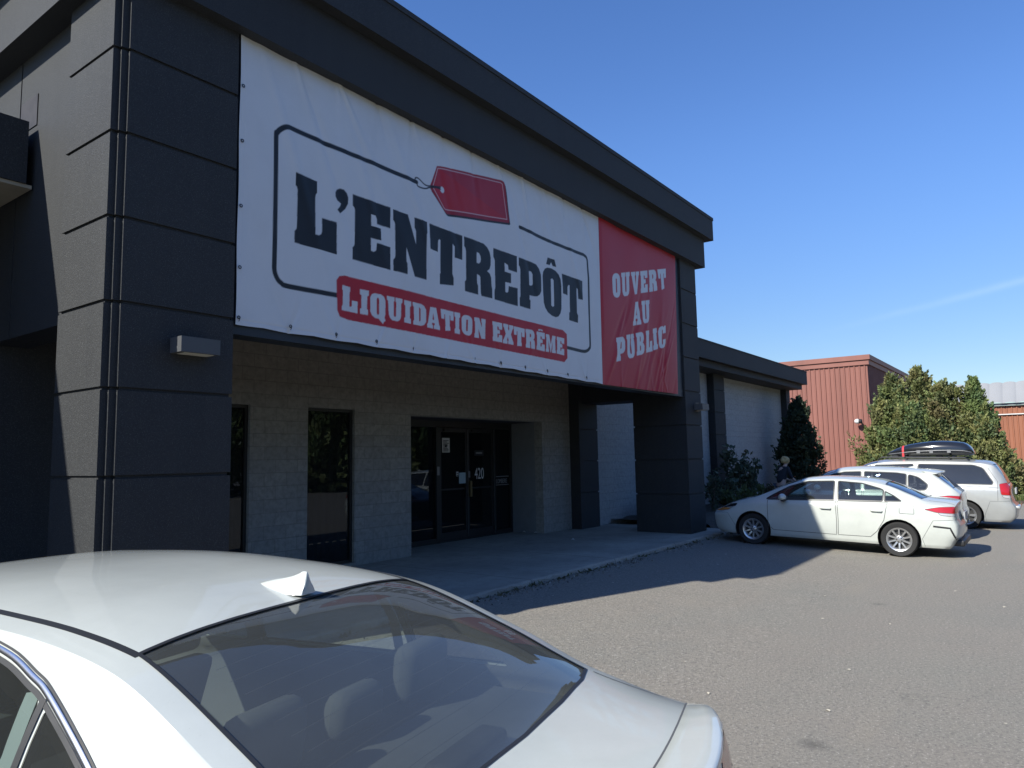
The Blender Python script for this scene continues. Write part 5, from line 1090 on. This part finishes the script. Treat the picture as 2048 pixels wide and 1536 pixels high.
# silver minivan
VAN = dict(name='minivan', label='silver minivan with a black roof box, farthest of the parked row', L=5.15, axles=(1.02, 4.10), wheel_r=.338, paint='silver', handle_z=.98, mirror=(3.55, 1.12), zm=.66, group='cars parked nose in along the store',
  c=dict(zc=[(0, 1.0), (.08, 1.13), (.16, 1.30), (.28, 1.50), (.42, 1.645), (.6, 1.69), (1.5, 1.725), (2.6, 1.715), (3.1, 1.66), (3.6, 1.46), (4.1, 1.18), (4.5, 1.04), (4.85, .92), (5.15, .74)],
   zp=[(0, .95), (.1, 1.12), (.25, 1.37), (.42, 1.56), (.7, 1.615), (1.5, 1.645), (2.6, 1.63), (3.1, 1.57), (3.6, 1.36), (4.1, 1.09), (4.5, .95), (5.15, .62)],
   wp=[(0, .70), (.2, .72), (.5, .71), (1.5, .71), (3, .71), (3.6, .76), (4.2, .80), (4.8, .66), (5.15, .48)],
   zb=[(0, .93), (.3, 1.03), (1, 1.05), (3, 1.02), (4, .97), (4.5, .86), (5.15, .56)], wb=[(0, .83), (.3, .925), (1, .945), (4, .93), (4.6, .8), (5.15, .55)],
   wm=[(0, .89), (.3, .97), (1, .995), (4, .985), (4.6, .86), (5.15, .62)]),
  rear=[(.2, .05), (.36, -.06), (.55, -.07), (.66, .0), (.9, .04), (1.2, .03), (1.8, .0)], nose=[(.2, -.06), (.4, .0), (.7, .02), (1.5, -.05)], u0=.08,
  side_windows=[([(2.04, 1.09), (2.04, 1.59), (.82, 1.575), (.62, 1.50), (.42, 1.16), (.44, 1.10)], 'darkgl', .06), ([(2.14, 1.09), (3.06, 1.07), (3.06, 1.555), (2.14, 1.59)], 'darkgl', .04), ([(3.14, 1.06), (4.02, 1.04), (3.55, 1.36), (3.14, 1.545)], 'cargl', .04)],
  glass=[('windshield', [(3.02, .66), (3.02, -.66), (4.10, -.76), (4.22, 0), (4.10, .76)], 'top', 'cargl', above(1.1)), ('rear_window', [(-.66, 1.13), (.66, 1.13), (.60, 1.59), (-.60, 1.59)], 'end', 'darkgl', lambda c, n: n.x < -.3 and c.x < -.2)],
  lamps=[('tail_lamp', [(-.05, .84), (.27, .86), (.30, 1.12), (.14, 1.15), (-.05, 1.13)], 'red', .55), ('reverse_lamp', [(-.05, .765), (.22, .79), (.26, .855), (-.05, .835)], 'clearlens', .6), ('headlamp', [(5.2, .66), (5.2, .8), (4.7, .86), (4.75, .72)], 'clearlens', .5)],
  doors=[[(3.95, 1.03), (3.78, .5), (3.7, .38), (3.10, .38), (3.10, 1.05)], [(3.07, 1.05), (3.07, .38), (1.62, .38), (1.45, .62), (1.40, .80), (2.04, 1.07)]],
  bumpers=[[(-.2, .2), (.60, .2), (.62, .36), (.5, .70), (-.2, .72)], [(5.3, .2), (4.6, .2), (4.6, .4), (4.8, .66), (5.3, .66)]], spokes=5,
  gaps=[[(.34, .72), (.33, 1.18), (.52, 1.50)]])
car3, H3 = make_car(VAN, (22.25, 1.80, 0.0), R_(90), .02)
a3 = VAN['axles'][0]; rb3 = bmesh.new()
for sg in (1, -1):
    tube(rb3, [(.9-a3, sg*.60, 1.69), (1.0-a3, sg*.60, 1.75), (2.9-a3, sg*.60, 1.755), (3.0-a3, sg*.60, 1.68)], .018, 8)
for x in (1.35, 2.35): tube(rb3, [(x-a3, -.62, 1.765), (x-a3, .62, 1.765)], .02, 8)
finish('roof_rack', rb3, M['blacktrim'], car3, smooth=True)
bm = bmesh.new()
for sg in (1, -1): H3.ribbon(bm, [(.25, .52), (2.0, .52)] if False else [(1.5, .60), (3.75, .60)], .04, 'side', sg)
finish('rub_strip', bm, M['silver'], car3); bm = bmesh.new(); box(bm, -.02-a3, .015-a3, -.27, .27, .86, 1.0); finish('licence_plate', bm, M['vinylgrey'], car3)
rbox('rear_step', [(-.10-a3, .02-a3, -.80, .80, .52, .60)], M['silver'], car3, .03)
# roof box: rests on the van's bars
rbx = empty('roof_box', (22.25, 2.55, 1.79), math.pi/2, 'glossy black roof box with a red strap on top of the silver minivan', 'roof box')
bm = bmesh.new(); NX = 28; rings = []
lw = pchip([(-1.0, .10), (-.96, .28), (-.8, .40), (-.2, .43), (.5, .36), (.9, .20), (1.08, .05)]); lh = pchip([(-1.0, .06), (-.95, .20), (-.75, .36), (-.2, .41), (.4, .35), (.9, .18), (1.08, .07)]); lb = pchip([(-1.0, .05), (-.9, .01), (.6, .01), (1.08, .06)])
for i in range(NX+1):
    t = i/NX; x = -1.0+2.08*(0.5-0.5*math.cos(math.pi*t)); w_, h_, b_ = lw(x), lh(x), lb(x); zs = b_+(h_-b_)*.36; row = []
    for k in range(24):
        a = 2*math.pi*k/24; ca, sa = math.cos(a), math.sin(a); y = w_*math.copysign(abs(ca)**.55, ca); z = zs+(h_-zs)*abs(sa)**.75 if sa >= 0 else zs-(zs-b_)*abs(sa)**.6; row.append(bm.verts.new((x, y, z)))
    rings.append(row)
for A, C in zip(rings, rings[1:]):
    for k in range(24): bm.faces.new((A[k], A[(k+1) % 24], C[(k+1) % 24], C[k]))
bm.faces.new(rings[0][::-1]); bm.faces.new(rings[-1]); bmesh.ops.recalc_face_normals(bm, faces=bm.faces)
finish('shell', bm, M['gloss'], rbx, smooth=True)
bm = bmesh.new(); sm = bmesh.new(); latch = bmesh.new()
for sg in (1, -1):
    pts = [(x, sg*(lw(x)+.004), lb(x)+(lh(x)-lb(x))*.36) for x in np.linspace(-.93, .98, 24)]; tube(sm, pts, .012, 6)
    for x in (-.45, -.05, .25): box(latch, x-.04, x+.04, sg*(lw(x)+.006)-.012, sg*(lw(x)+.006)+.012, .09, .17)
for i in range(20):
    a0, a1_ = math.pi*i/20, math.pi*(i+1)/20; x = .62; w_, h_, b_ = lw(x)+.006, lh(x)+.006, lb(x); zs = b_+(h_-b_)*.36
    q = []
    for a, dx in ((a0, -.025), (a0, .025), (a1_, .025), (a1_, -.025)):
        ca, sa = math.cos(a), math.sin(a); q.append(bm.verts.new((x+dx, w_*math.copysign(abs(ca)**.55, ca), zs+(h_-zs)*abs(sa)**.75)))
    bm.faces.new(q)
for sg in (1, -1): box(bm, .595, .645, sg*(lw(.62)+.006)-.004, sg*(lw(.62)+.006)+.004, .0, .11)
finish('strap', bm, M['redstrap'], rbx); finish('seam', sm, M['metalgrey'], rbx); finish('latch', latch, M['metalgrey'], rbx)
bm = bmesh.new()
for x in (-.20, .80):
    for sg in (1, -1): box(bm, x-.05, x+.05, sg*.28-.03, sg*.28+.03, -.03, .03)
finish('mount', bm, M['blacktrim'], rbx)

# white sedan in the foreground, seen from behind and above
FG = dict(name='sedan', label='white sedan in the foreground with a shark fin antenna and a wide rear window', L=4.80, axles=(1.10, 3.90), wheel_r=.33, paint='paint', handle_z=.86, mirror=(3.25, 1.04), zm=.60, ns=150, roofexp=3.6, bulge=.022, gtrim=.012, trim=False,
  c=dict(zc=[(0, 1.02), (.06, 1.075), (.15, 1.095), (.35, 1.105), (.54, 1.125), (.7, 1.19), (.9, 1.275), (1.1, 1.355), (1.32, 1.43), (1.5, 1.462), (1.75, 1.488), (2.2, 1.505), (2.7, 1.49), (3.0, 1.455), (3.4, 1.32), (3.8, 1.12), (4.0, 1.04), (4.4, .93), (4.65, .82), (4.8, .70)],
   zp=[(0, .99), (.15, 1.035), (.35, 1.05), (.57, 1.092), (.9, 1.235), (1.32, 1.385), (1.5, 1.412), (1.75, 1.432), (2.2, 1.448), (2.7, 1.425), (3.0, 1.385), (3.4, 1.24), (3.8, 1.05), (4.0, .97), (4.4, .86), (4.8, .64)],
   wp=[(0, .60), (.15, .67), (.35, .725), (.57, .762), (.9, .728), (1.32, .682), (1.75, .662), (2.5, .655), (3.0, .67), (3.4, .72), (3.9, .78), (4.2, .75), (4.8, .50)],
   zb=[(0, .93), (.3, .985), (.6, 1.0), (1, 1.005), (2, .975), (3, .94), (3.8, .91), (4.2, .83), (4.8, .60)], wb=[(0, .74), (.2, .81), (.5, .85), (1, .88), (2, .89), (3, .89), (3.8, .87), (4.3, .80), (4.8, .56)],
   wm=[(0, .80), (.2, .87), (.5, .91), (1, .928), (2, .93), (3, .93), (4, .92), (4.5, .80), (4.8, .62)]),
  rear=[(.2, .10), (.35, .04), (.5, -.03), (.66, -.03), (.76, .03), (.95, .05), (1.03, .02), (1.09, -.02), (1.6, -.02)], nose=[(.2, -.06), (.4, .0), (.7, .02), (1.5, -.05)],
  side_windows=[([(1.455, 1.035), (2.30, 1.02), (2.30, 1.40), (1.90, 1.392), (1.70, 1.37), (1.56, 1.335), (1.49, 1.31)], 'cargl', .015), ([(.98, 1.05), (1.42, 1.036), (1.455, 1.30), (1.30, 1.235), (1.12, 1.145)], 'darkgl', .02), ([(2.40, 1.02), (3.60, .98), (3.30, 1.19), (2.95, 1.33), (2.40, 1.40)], 'cargl', .03)],
  glass=[('windshield', [(2.95, .60), (2.95, -.60), (3.85, -.70), (3.98, 0), (3.85, .70)], 'top', 'cargl', above(1.0)), ('rear_window', [(1.325, .598), (1.325, -.598), (.60, -.69), (.565, -.55), (.54, -.3), (.53, 0), (.54, .3), (.565, .55), (.60, .69)], 'top', 'rearglass', above(1.08))],
  lamps=[('tail_lamp', [(-.05, .84), (-.05, .97), (.40, .955), (.62, .91), (.40, .86)], 'red', .45), ('headlamp', [(4.9, .66), (4.9, .76), (4.2, .85), (4.3, .74)], 'clearlens', .45)],
  doors=[[(3.55, .96), (3.52, .45), (3.44, .36), (2.36, .36), (2.35, 1.0)], [(2.33, 1.0), (2.33, .36), (1.62, .36), (1.45, .55), (1.36, .80), (1.40, 1.02)]],
  bumpers=[[(-.1, .2), (.62, .2), (.66, .38), (.46, .74), (-.1, .78)], [(4.95, .2), (4.25, .2), (4.25, .38), (4.4, .66), (4.95, .66)]])
car0, H0 = make_car(FG, (1.580, 1.794, 0.07), R_(101), .010)
a0_ = FG['axles'][0]
for sg in (1, -1):        # roof channels and the bright and black window surrounds
    bm3 = bmesh.new(); H0.ribbon(bm3, [(1.318, sg*.603), (1.6, sg*.596), (2.2, sg*.592), (2.9, sg*.60)], .022, 'top', lift=.001); finish('roof_channel', bm3, M['blacktrim'], car0); bm = bmesh.new(); bm2 = bmesh.new()
    H0.ribbon(bm2, round_path([(.93, 1.045), (1.12, 1.160), (1.30, 1.252), (1.475, 1.327), (1.56, 1.352), (1.70, 1.387), (1.90, 1.408), (2.35, 1.416), (2.7, 1.395), (3.0, 1.325), (3.35, 1.18), (3.62, .99)], 5), .015, 'side', sg, lift=.006, thick=.004)
    H0.ribbon(bm, round_path([(.93, 1.030), (1.12, 1.143), (1.30, 1.235), (1.475, 1.310), (1.56, 1.335), (1.70, 1.370), (1.90, 1.391), (2.35, 1.399)], 5), .013, 'side', sg, lift=.003)
    H0.ribbon(bm, round_path([(.91, 1.055), (1.12, 1.171), (1.30, 1.263), (1.475, 1.338), (1.56, 1.363), (1.70, 1.398), (1.90, 1.419), (2.35, 1.427)], 5), .006, 'side', sg, lift=.003)
    H0.ribbon(bm, [(1.437, 1.03), (1.475, 1.315)], .022, 'side', sg, lift=.004)
    H0.ribbon(bm, [(2.35, 1.02), (2.35, 1.40)], .09, 'side', sg, lift=.003)
    H0.ribbon(bm, [(.96, 1.042), (2.35, 1.015)], .02, 'side', sg, lift=.004)
    finish('window_surround', bm, M['blacktrim'], car0); finish('chrome_trim', bm2, M['chrome'], car0, smooth=True)
bm = bmesh.new()
for sg in (1, -1): H0.ribbon(bm, [(1.52, 1.05), (1.515, 1.20), (1.545, 1.325)], .05, 'side', sg, lift=-.012)
finish('pillar_cover', bm, M['greytrim'], car0)
bm = bmesh.new(); NV = 44; rows = []; pts_c = []
for i in range(NV+1):
    v = -.635+1.27*i/NV; k = (v/.635)**2; e = 1-abs(v/.635)**8
    uc = .165+.055*k; ue = .015+.15*k
    zc_ = H0.hit(uc, v, 'top')[0].z; lip = zc_+.004+.022*e
    prof = [(uc+.004, zc_+.001), (uc, zc_+.005), (uc-.03, zc_+.006+.003*e), (uc-(uc-ue)*.6, zc_+.006+.014*e), (ue+.012, lip), (ue+.002, lip-.004), (ue, lip-.014), (ue+.02, lip-.05), (ue+.05, lip-.085)]
    rows.append([bm.verts.new((u-a0_, v, z)) for u, z in prof]); pts_c.append((uc+.004, v))
for A, C in zip(rows, rows[1:]):
    for i in range(len(A)-1): bm.faces.new((A[i], A[i+1], C[i+1], C[i]))
bmesh.ops.recalc_face_normals(bm, faces=bm.faces); finish('spoiler', bm, M['paint'], car0, smooth=True)
bm = bmesh.new(); H0.ribbon(bm, pts_c, .007, 'top', lift=.0035)
for sg in (1, -1): H0.ribbon(bm, [(.575, sg*.70), (.40, sg*.685), (.22, sg*.66)], .007, 'top', lift=.002)
finish('trunk_gap', bm, M['gap'], car0)
zf = H0.hit(1.44, 0, 'top')[0].z; fin(car0, 1.376-a0_, H0.hit(1.39, 0, 'top')[0].z-.001, M['paint'], 1.30)
for o in car0.children:
    if o.name.startswith('antenna_fin'): o.location.y = -.035
rwin = [o for o in car0.children if o.name.startswith('rear_window')][0]
bm = bmesh.new()
for k in range(11):
    u = .66+.055*k; hw = .56-.10*(u-.62); H0.ribbon(bm, [(u, -hw), (u-.012, 0), (u, hw)], .0016, 'top', lift=-.0045)
finish('heater_line', bm, M['heater'], rwin)
# cabin: parcel shelf, benches with head restraints, front seats, dash
rbox('parcel_shelf', [(.50-a0_, 1.06-a0_, -.66, .66, .985, 1.025)], M['shelf'], car0, .02)
rbox('brake_lamp', [(.66-a0_, .76-a0_, -.17, .17, 1.03, 1.075)], M['dark'], car0, .02)
rs_ = seats(car0, a0_, 2.62, 1.38, .33, 1.05, 'seat', .38, .64)
for y_, w_, z_ in ((.38, .135, 1.245), (-.38, .135, 1.245), (0, .115, 1.19)):
    bm = bmesh.new(); vs = box(bm, 1.07-a0_, 1.17-a0_, y_-w_, y_+w_, 1.04, z_)
    for v in vs[4:]: v.co.x -= .015
    bmesh.ops.bevel(bm, geom=list(bm.edges), offset=.05, segments=4, profile=.5, affect='EDGES', clamp_overlap=True); finish('head_restraint', bm, M['seatlight'], rs_, smooth=True)
rbox('dashboard', [(3.35-a0_, 3.9-a0_, -.70, .70, .6, 1.0)], M['dark'], car0, .05)

# ------------------------------------------------------------------ person by the shrubs
def skinned(name, joints, edges, mat, parent, root_i=0, lev=2):
    me = bpy.data.meshes.new(name+'_cage'); me.from_pydata([j[0] for j in joints], edges, []); o = bpy.data.objects.new(name+'_cage', me); COL.objects.link(o)
    md = o.modifiers.new('skin', 'SKIN'); sv = me.skin_vertices[0].data
    for i, j in enumerate(joints): sv[i].radius = j[1] if isinstance(j[1], tuple) else (j[1], j[1])
    sv[root_i].use_root = True
    ms = o.modifiers.new('sub', 'SUBSURF'); ms.levels = lev; ms.render_levels = lev
    dg = bpy.context.evaluated_depsgraph_get(); m2 = bpy.data.meshes.new_from_object(o.evaluated_get(dg)); bpy.data.objects.remove(o)
    m2.polygons.foreach_set('use_smooth', [True]*len(m2.polygons)); m2.name = name; return link_mesh(name, m2, mat, parent)
pr = empty('person', (22.35, 6.55, .13), R_(-35), 'blond person in dark clothes leaning over behind the parked cars', 'person')
J = [((0, 0, .92), (.13, .11)), ((.06, 0, 1.12), (.13, .11)), ((.13, 0, 1.32), (.14, .10)), ((.17, 0, 1.40), (.06, .06)), ((.215, 0, 1.47), (.05, .05)), ((.25, 0, 1.55), (.085, .075)), ((.26, 0, 1.63), (.07, .065)),
     ((.13, .17, 1.36), .052), ((.20, .22, 1.10), .042), ((.42, .16, 1.02), .034), ((.13, -.17, 1.36), .052), ((.20, -.22, 1.10), .042), ((.42, -.14, 1.00), .034),
     ((0, .09, .86), .085), ((.04, .10, .46), .06), ((-.02, .10, .07), .042), ((.12, .10, .035), .035), ((0, -.09, .86), .085), ((.04, -.10, .46), .06), ((-.02, -.10, .07), .042), ((.12, -.10, .035), .035)]
E_ = [(0, 1), (1, 2), (2, 3), (3, 4), (4, 5), (5, 6), (2, 7), (7, 8), (8, 9), (2, 10), (10, 11), (11, 12), (0, 13), (13, 14), (14, 15), (15, 16), (0, 17), (17, 18), (18, 19), (19, 20)]
body_p = skinned('body', J, E_, M['skin'], pr)
def hand(par, w_, d_, sg):
    w_, d_ = Vector(w_), Vector(d_).normalized(); s_ = d_.cross(Vector((0, 0, 1))).normalized()
    jj = [(tuple(w_), .026), (tuple(w_+d_*.05), (.036, .018)), (tuple(w_+d_*.09), (.038, .016))]; ee = [(0, 1), (1, 2)]
    for k, l in ((-1.5, .058), (-.5, .072), (.5, .076), (1.5, .066)):
        b0 = w_+d_*.09+s_*k*.018; n = len(jj); jj += [(tuple(b0+d_*l*.5+Vector((0, 0, -.008))), .008), (tuple(b0+d_*l+Vector((0, 0, -.03))), .007)]; ee += [(2, n), (n, n+1)]
    n = len(jj); jj += [(tuple(w_+d_*.05+s_*sg*.045), .010), (tuple(w_+d_*.085+s_*sg*.06+Vector((0, 0, -.015))), .008)]; ee += [(1, n), (n, n+1)]
    return skinned('hand', jj, ee, M['skin'], par)
hand(body_p, (.42, .16, 1.02), (1, -.2, -.25), 1); hand(body_p, (.42, -.14, 1.0), (1, .2, -.25), -1)
skinned('jacket', [((-.01, 0, .88), (.15, .145)), ((.05, 0, 1.12), (.155, .135)), ((.13, 0, 1.33), (.165, .12)), ((.16, 0, 1.41), (.075, .075)), ((.13, .18, 1.37), .066), ((.20, .23, 1.12), .056), ((.27, .21, 1.075), .05), ((.13, -.18, 1.37), .066), ((.20, -.23, 1.12), .056), ((.27, -.20, 1.07), .05)],
        [(0, 1), (1, 2), (2, 3), (2, 4), (4, 5), (5, 6), (2, 7), (7, 8), (8, 9)], M['cloth'], body_p)
skinned('trousers', [((0, 0, .93), (.14, .13)), ((0, .09, .84), .098), ((.04, .10, .46), .075), ((-.02, .10, .10), .06), ((0, -.09, .84), .098), ((.04, -.10, .46), .075), ((-.02, -.10, .10), .06)], [(0, 1), (1, 2), (2, 3), (0, 4), (4, 5), (5, 6)], M['denim'], body_p)
bm = bmesh.new(); ellipsoid(bm, (.235, 0, 1.605), (.112, .105, .115)); ellipsoid(bm, (.13, 0, 1.60), (.07, .075, .09)); ellipsoid(bm, (.17, 0, 1.68), (.07, .08, .05)); finish('hair', bm, M['hair'], body_p, smooth=True)
bm = bmesh.new(); ellipsoid(bm, (.345, 0, 1.565), (.022, .014, .02)); finish('nose', bm, M['skin'], body_p, smooth=True)
bm = bmesh.new()
for sg in (1, -1): ellipsoid(bm, (.328, sg*.03, 1.59), (.008, .012, .006), 8, 6)
finish('eye', bm, M['ink'], body_p, smooth=True)
bm = bmesh.new(); ellipsoid(bm, (.325, 0, 1.52), (.008, .024, .006), 8, 6); finish('mouth', bm, M['red'], body_p, smooth=True)

# ------------------------------------------------------------------ notices on the doors
def notice(x, z, w_, h_, mat, label, lines=0, bar=False, yy=10.5-.048):
    t = empty('notice', (x, yy, z), label=label, cat='notice'); boxes('sheet', [(0, w_, -.002, 0, 0, h_)], mat, t)
    if lines:
        L_ = [(w_*.12, w_*rnd.uniform(.6, .9), -.0035, -.0022, h_*(.08+.8*i/lines), h_*(.08+.8*i/lines)+h_*.45/lines) for i in range(lines)]
        boxes('printing', L_+([(w_*.35, w_*.62, -.0038, -.0022, h_*.36, h_*.52)] if bar else []), M['ink'], t)
    return t
notice(11.63, 2.10, .24, .31, M['paper'], 'white printed paper notice taped high on the left entrance door', 9, True)
notice(12.17, 1.42, .22, .235, M['bluepaper'], 'pale blue blank sheet stuck beside the lock of the left entrance door')
notice(12.08, 1.58, .07, .10, M['paper'], 'small white sticker just above the pale blue sheet on the left door', 2)
notice(12.70, 2.02, .34, .13, M['ink'], 'dark sticker with one faint line of writing above the white house number', 0)
notice(12.76, 2.065, .22, .035, M['vinylgrey'], 'thin grey strip of writing on the dark sticker above the house number', 0, yy=10.5-.0515)

# ------------------------------------------------------------------ litter, leaves, debris
def scrap_mesh(name, s, seed, mat):
    r = random.Random(seed); bm = bmesh.new(); n = 7; v = [bm.verts.new((s*r.uniform(.6, 1.2)*math.cos(6.283*i/n), s*.6*r.uniform(.6, 1.2)*math.sin(6.283*i/n), r.uniform(.002, .02))) for i in range(n)]
    c = bm.verts.new((0, 0, .022)); 
    for i in range(n): bm.faces.new((v[i], v[(i+1) % n], c))
    me = bpy.data.meshes.new(name); bm.to_mesh(me); bm.free(); me.materials.append(mat); return me
lm = [scrap_mesh('dry_leaf', .045, k, M['litter']) for k in range(4)]
leafpos = [(12.8, 1.9), (13.9, 2.2), (10.6, 2.6), (9.2, 2.3), (8.0, 3.0), (7.2, 1.6), (6.0, 1.5), (11.0, .6), (12.6, .3), (9.8, .9), (8.6, .1), (7.6, -.4), (6.4, .4), (5.4, -.2), (10.4, -.6), (13.4, -.8), (15.0, .2), (16.6, -.3), (5.9, 2.4), (8.9, 3.7), (11.7, 3.0), (14.8, 1.0), (17.8, .4), (6.6, 2.9), (4.6, .3), (4.2, -.5), (9.3, 1.6), (11.9, 1.2)]
for i, (x, y) in enumerate(leafpos):
    o = bpy.data.objects.new('dry_leaf', lm[i % 4]); COL.objects.link(o); o.location = (x, y, gz(y)+.002); o.rotation_euler = (0, 0, rnd.uniform(0, 6.28)); o.scale = (rnd.uniform(.25, .6),)*3
    tag(o, 'small pale dry leaf lying on the sunlit asphalt', 'leaf', 'dry leaves on the asphalt')
shp = [(10.9, 5.2), (12.2, 4.7), (12.0, 5.5), (13.4, 5.0), (9.6, 5.3), (14.0, 5.7), (10.2, 4.7), (15.0, 5.9), (8.3, 5.5)]
for i, (x, y) in enumerate(shp):
    o = bpy.data.objects.new('dry_leaf', lm[(i+1) % 4]); COL.objects.link(o); o.location = (x, y, gz(y)+.002); o.rotation_euler = (0, 0, rnd.uniform(0, 6.28)); o.scale = (rnd.uniform(.4, .8),)*3
    tag(o, 'small pale dry leaf lying in the shade near the sidewalk edge', 'leaf', 'dry leaves in the shade')
dm = scrap_mesh('dark_leaf', .09, 12, M['deadleaf'])
for x, y, s_, lb_ in ((7.55, -1.05, 1.0, 'dark dead leaf on the asphalt, halfway up the right edge'), (4.95, .25, 1.25, 'dark dead leaf on the asphalt nearest the foreground sedan'), (8.9, -2.3, .8, 'dark twiggy scrap at the right edge of the asphalt')):
    o = bpy.data.objects.new('dead_leaf', dm); COL.objects.link(o); o.location = (x, y, .003); o.rotation_euler = (0, 0, x*3); o.scale = (s_*1.3, s_*.7, s_); tag(o, lb_, 'leaf')
for x, y, z, lb_ in ((14.02, 9.72, .2, 'crumpled white paper at the foot of the grey recess wall'), (14.02, 10.05, .2, 'small white paper cup lid in the corner of the entrance recess'), (13.2, 8.2, .2, 'flat pale scrap on the sidewalk in front of the doors')):
    o = bpy.data.objects.new('paper_scrap', lm[2].copy()); COL.objects.link(o); o.location = (x, y, z+.004); o.scale = (1.4, 1.4, 2.2); o.data.materials[0] = M['paper']; tag(o, lb_, 'paper scrap')
# crumbs of broken concrete and leaf litter along the sidewalk edge
r = np.random.default_rng(21); n = 1700; X = r.uniform(4, 17.2, n); Yk = 6.17-np.abs(r.normal(0, .16, n))-.01; keep = (np.sin(X*1.9)+np.sin(X*.7+1) > -.7) | (r.uniform(0, 1, n) < .25); X, Yk = X[keep], Yk[keep]; n = len(X)
Zk = np.array([gz(y) for y in Yk])+.006; Cc = np.stack([X, Yk, Zk], 1); v, q = leaf_quads(Cc, np.tile(np.array([0, 0, 1.0]), (n, 1)), .026, 22, 1.2)
pal = np.array([(.17, .155, .12), (.12, .115, .10), (.24, .23, .20), (.36, .35, .31), (.19, .16, .11)])[r.integers(0, 5, n)]*r.uniform(.7, 1.2, (n, 1))
tag(np_mesh('debris', v, q, M['leaf'], None, np.repeat(pal, 4, 0)), kind='stuff')
wd_ = blades('weeds', 5, 16.8, 6.05, 6.15, .12, 160, .06, [(.09, .10, .05), (.13, .12, .07)], 8); tag(wd_, kind='stuff')
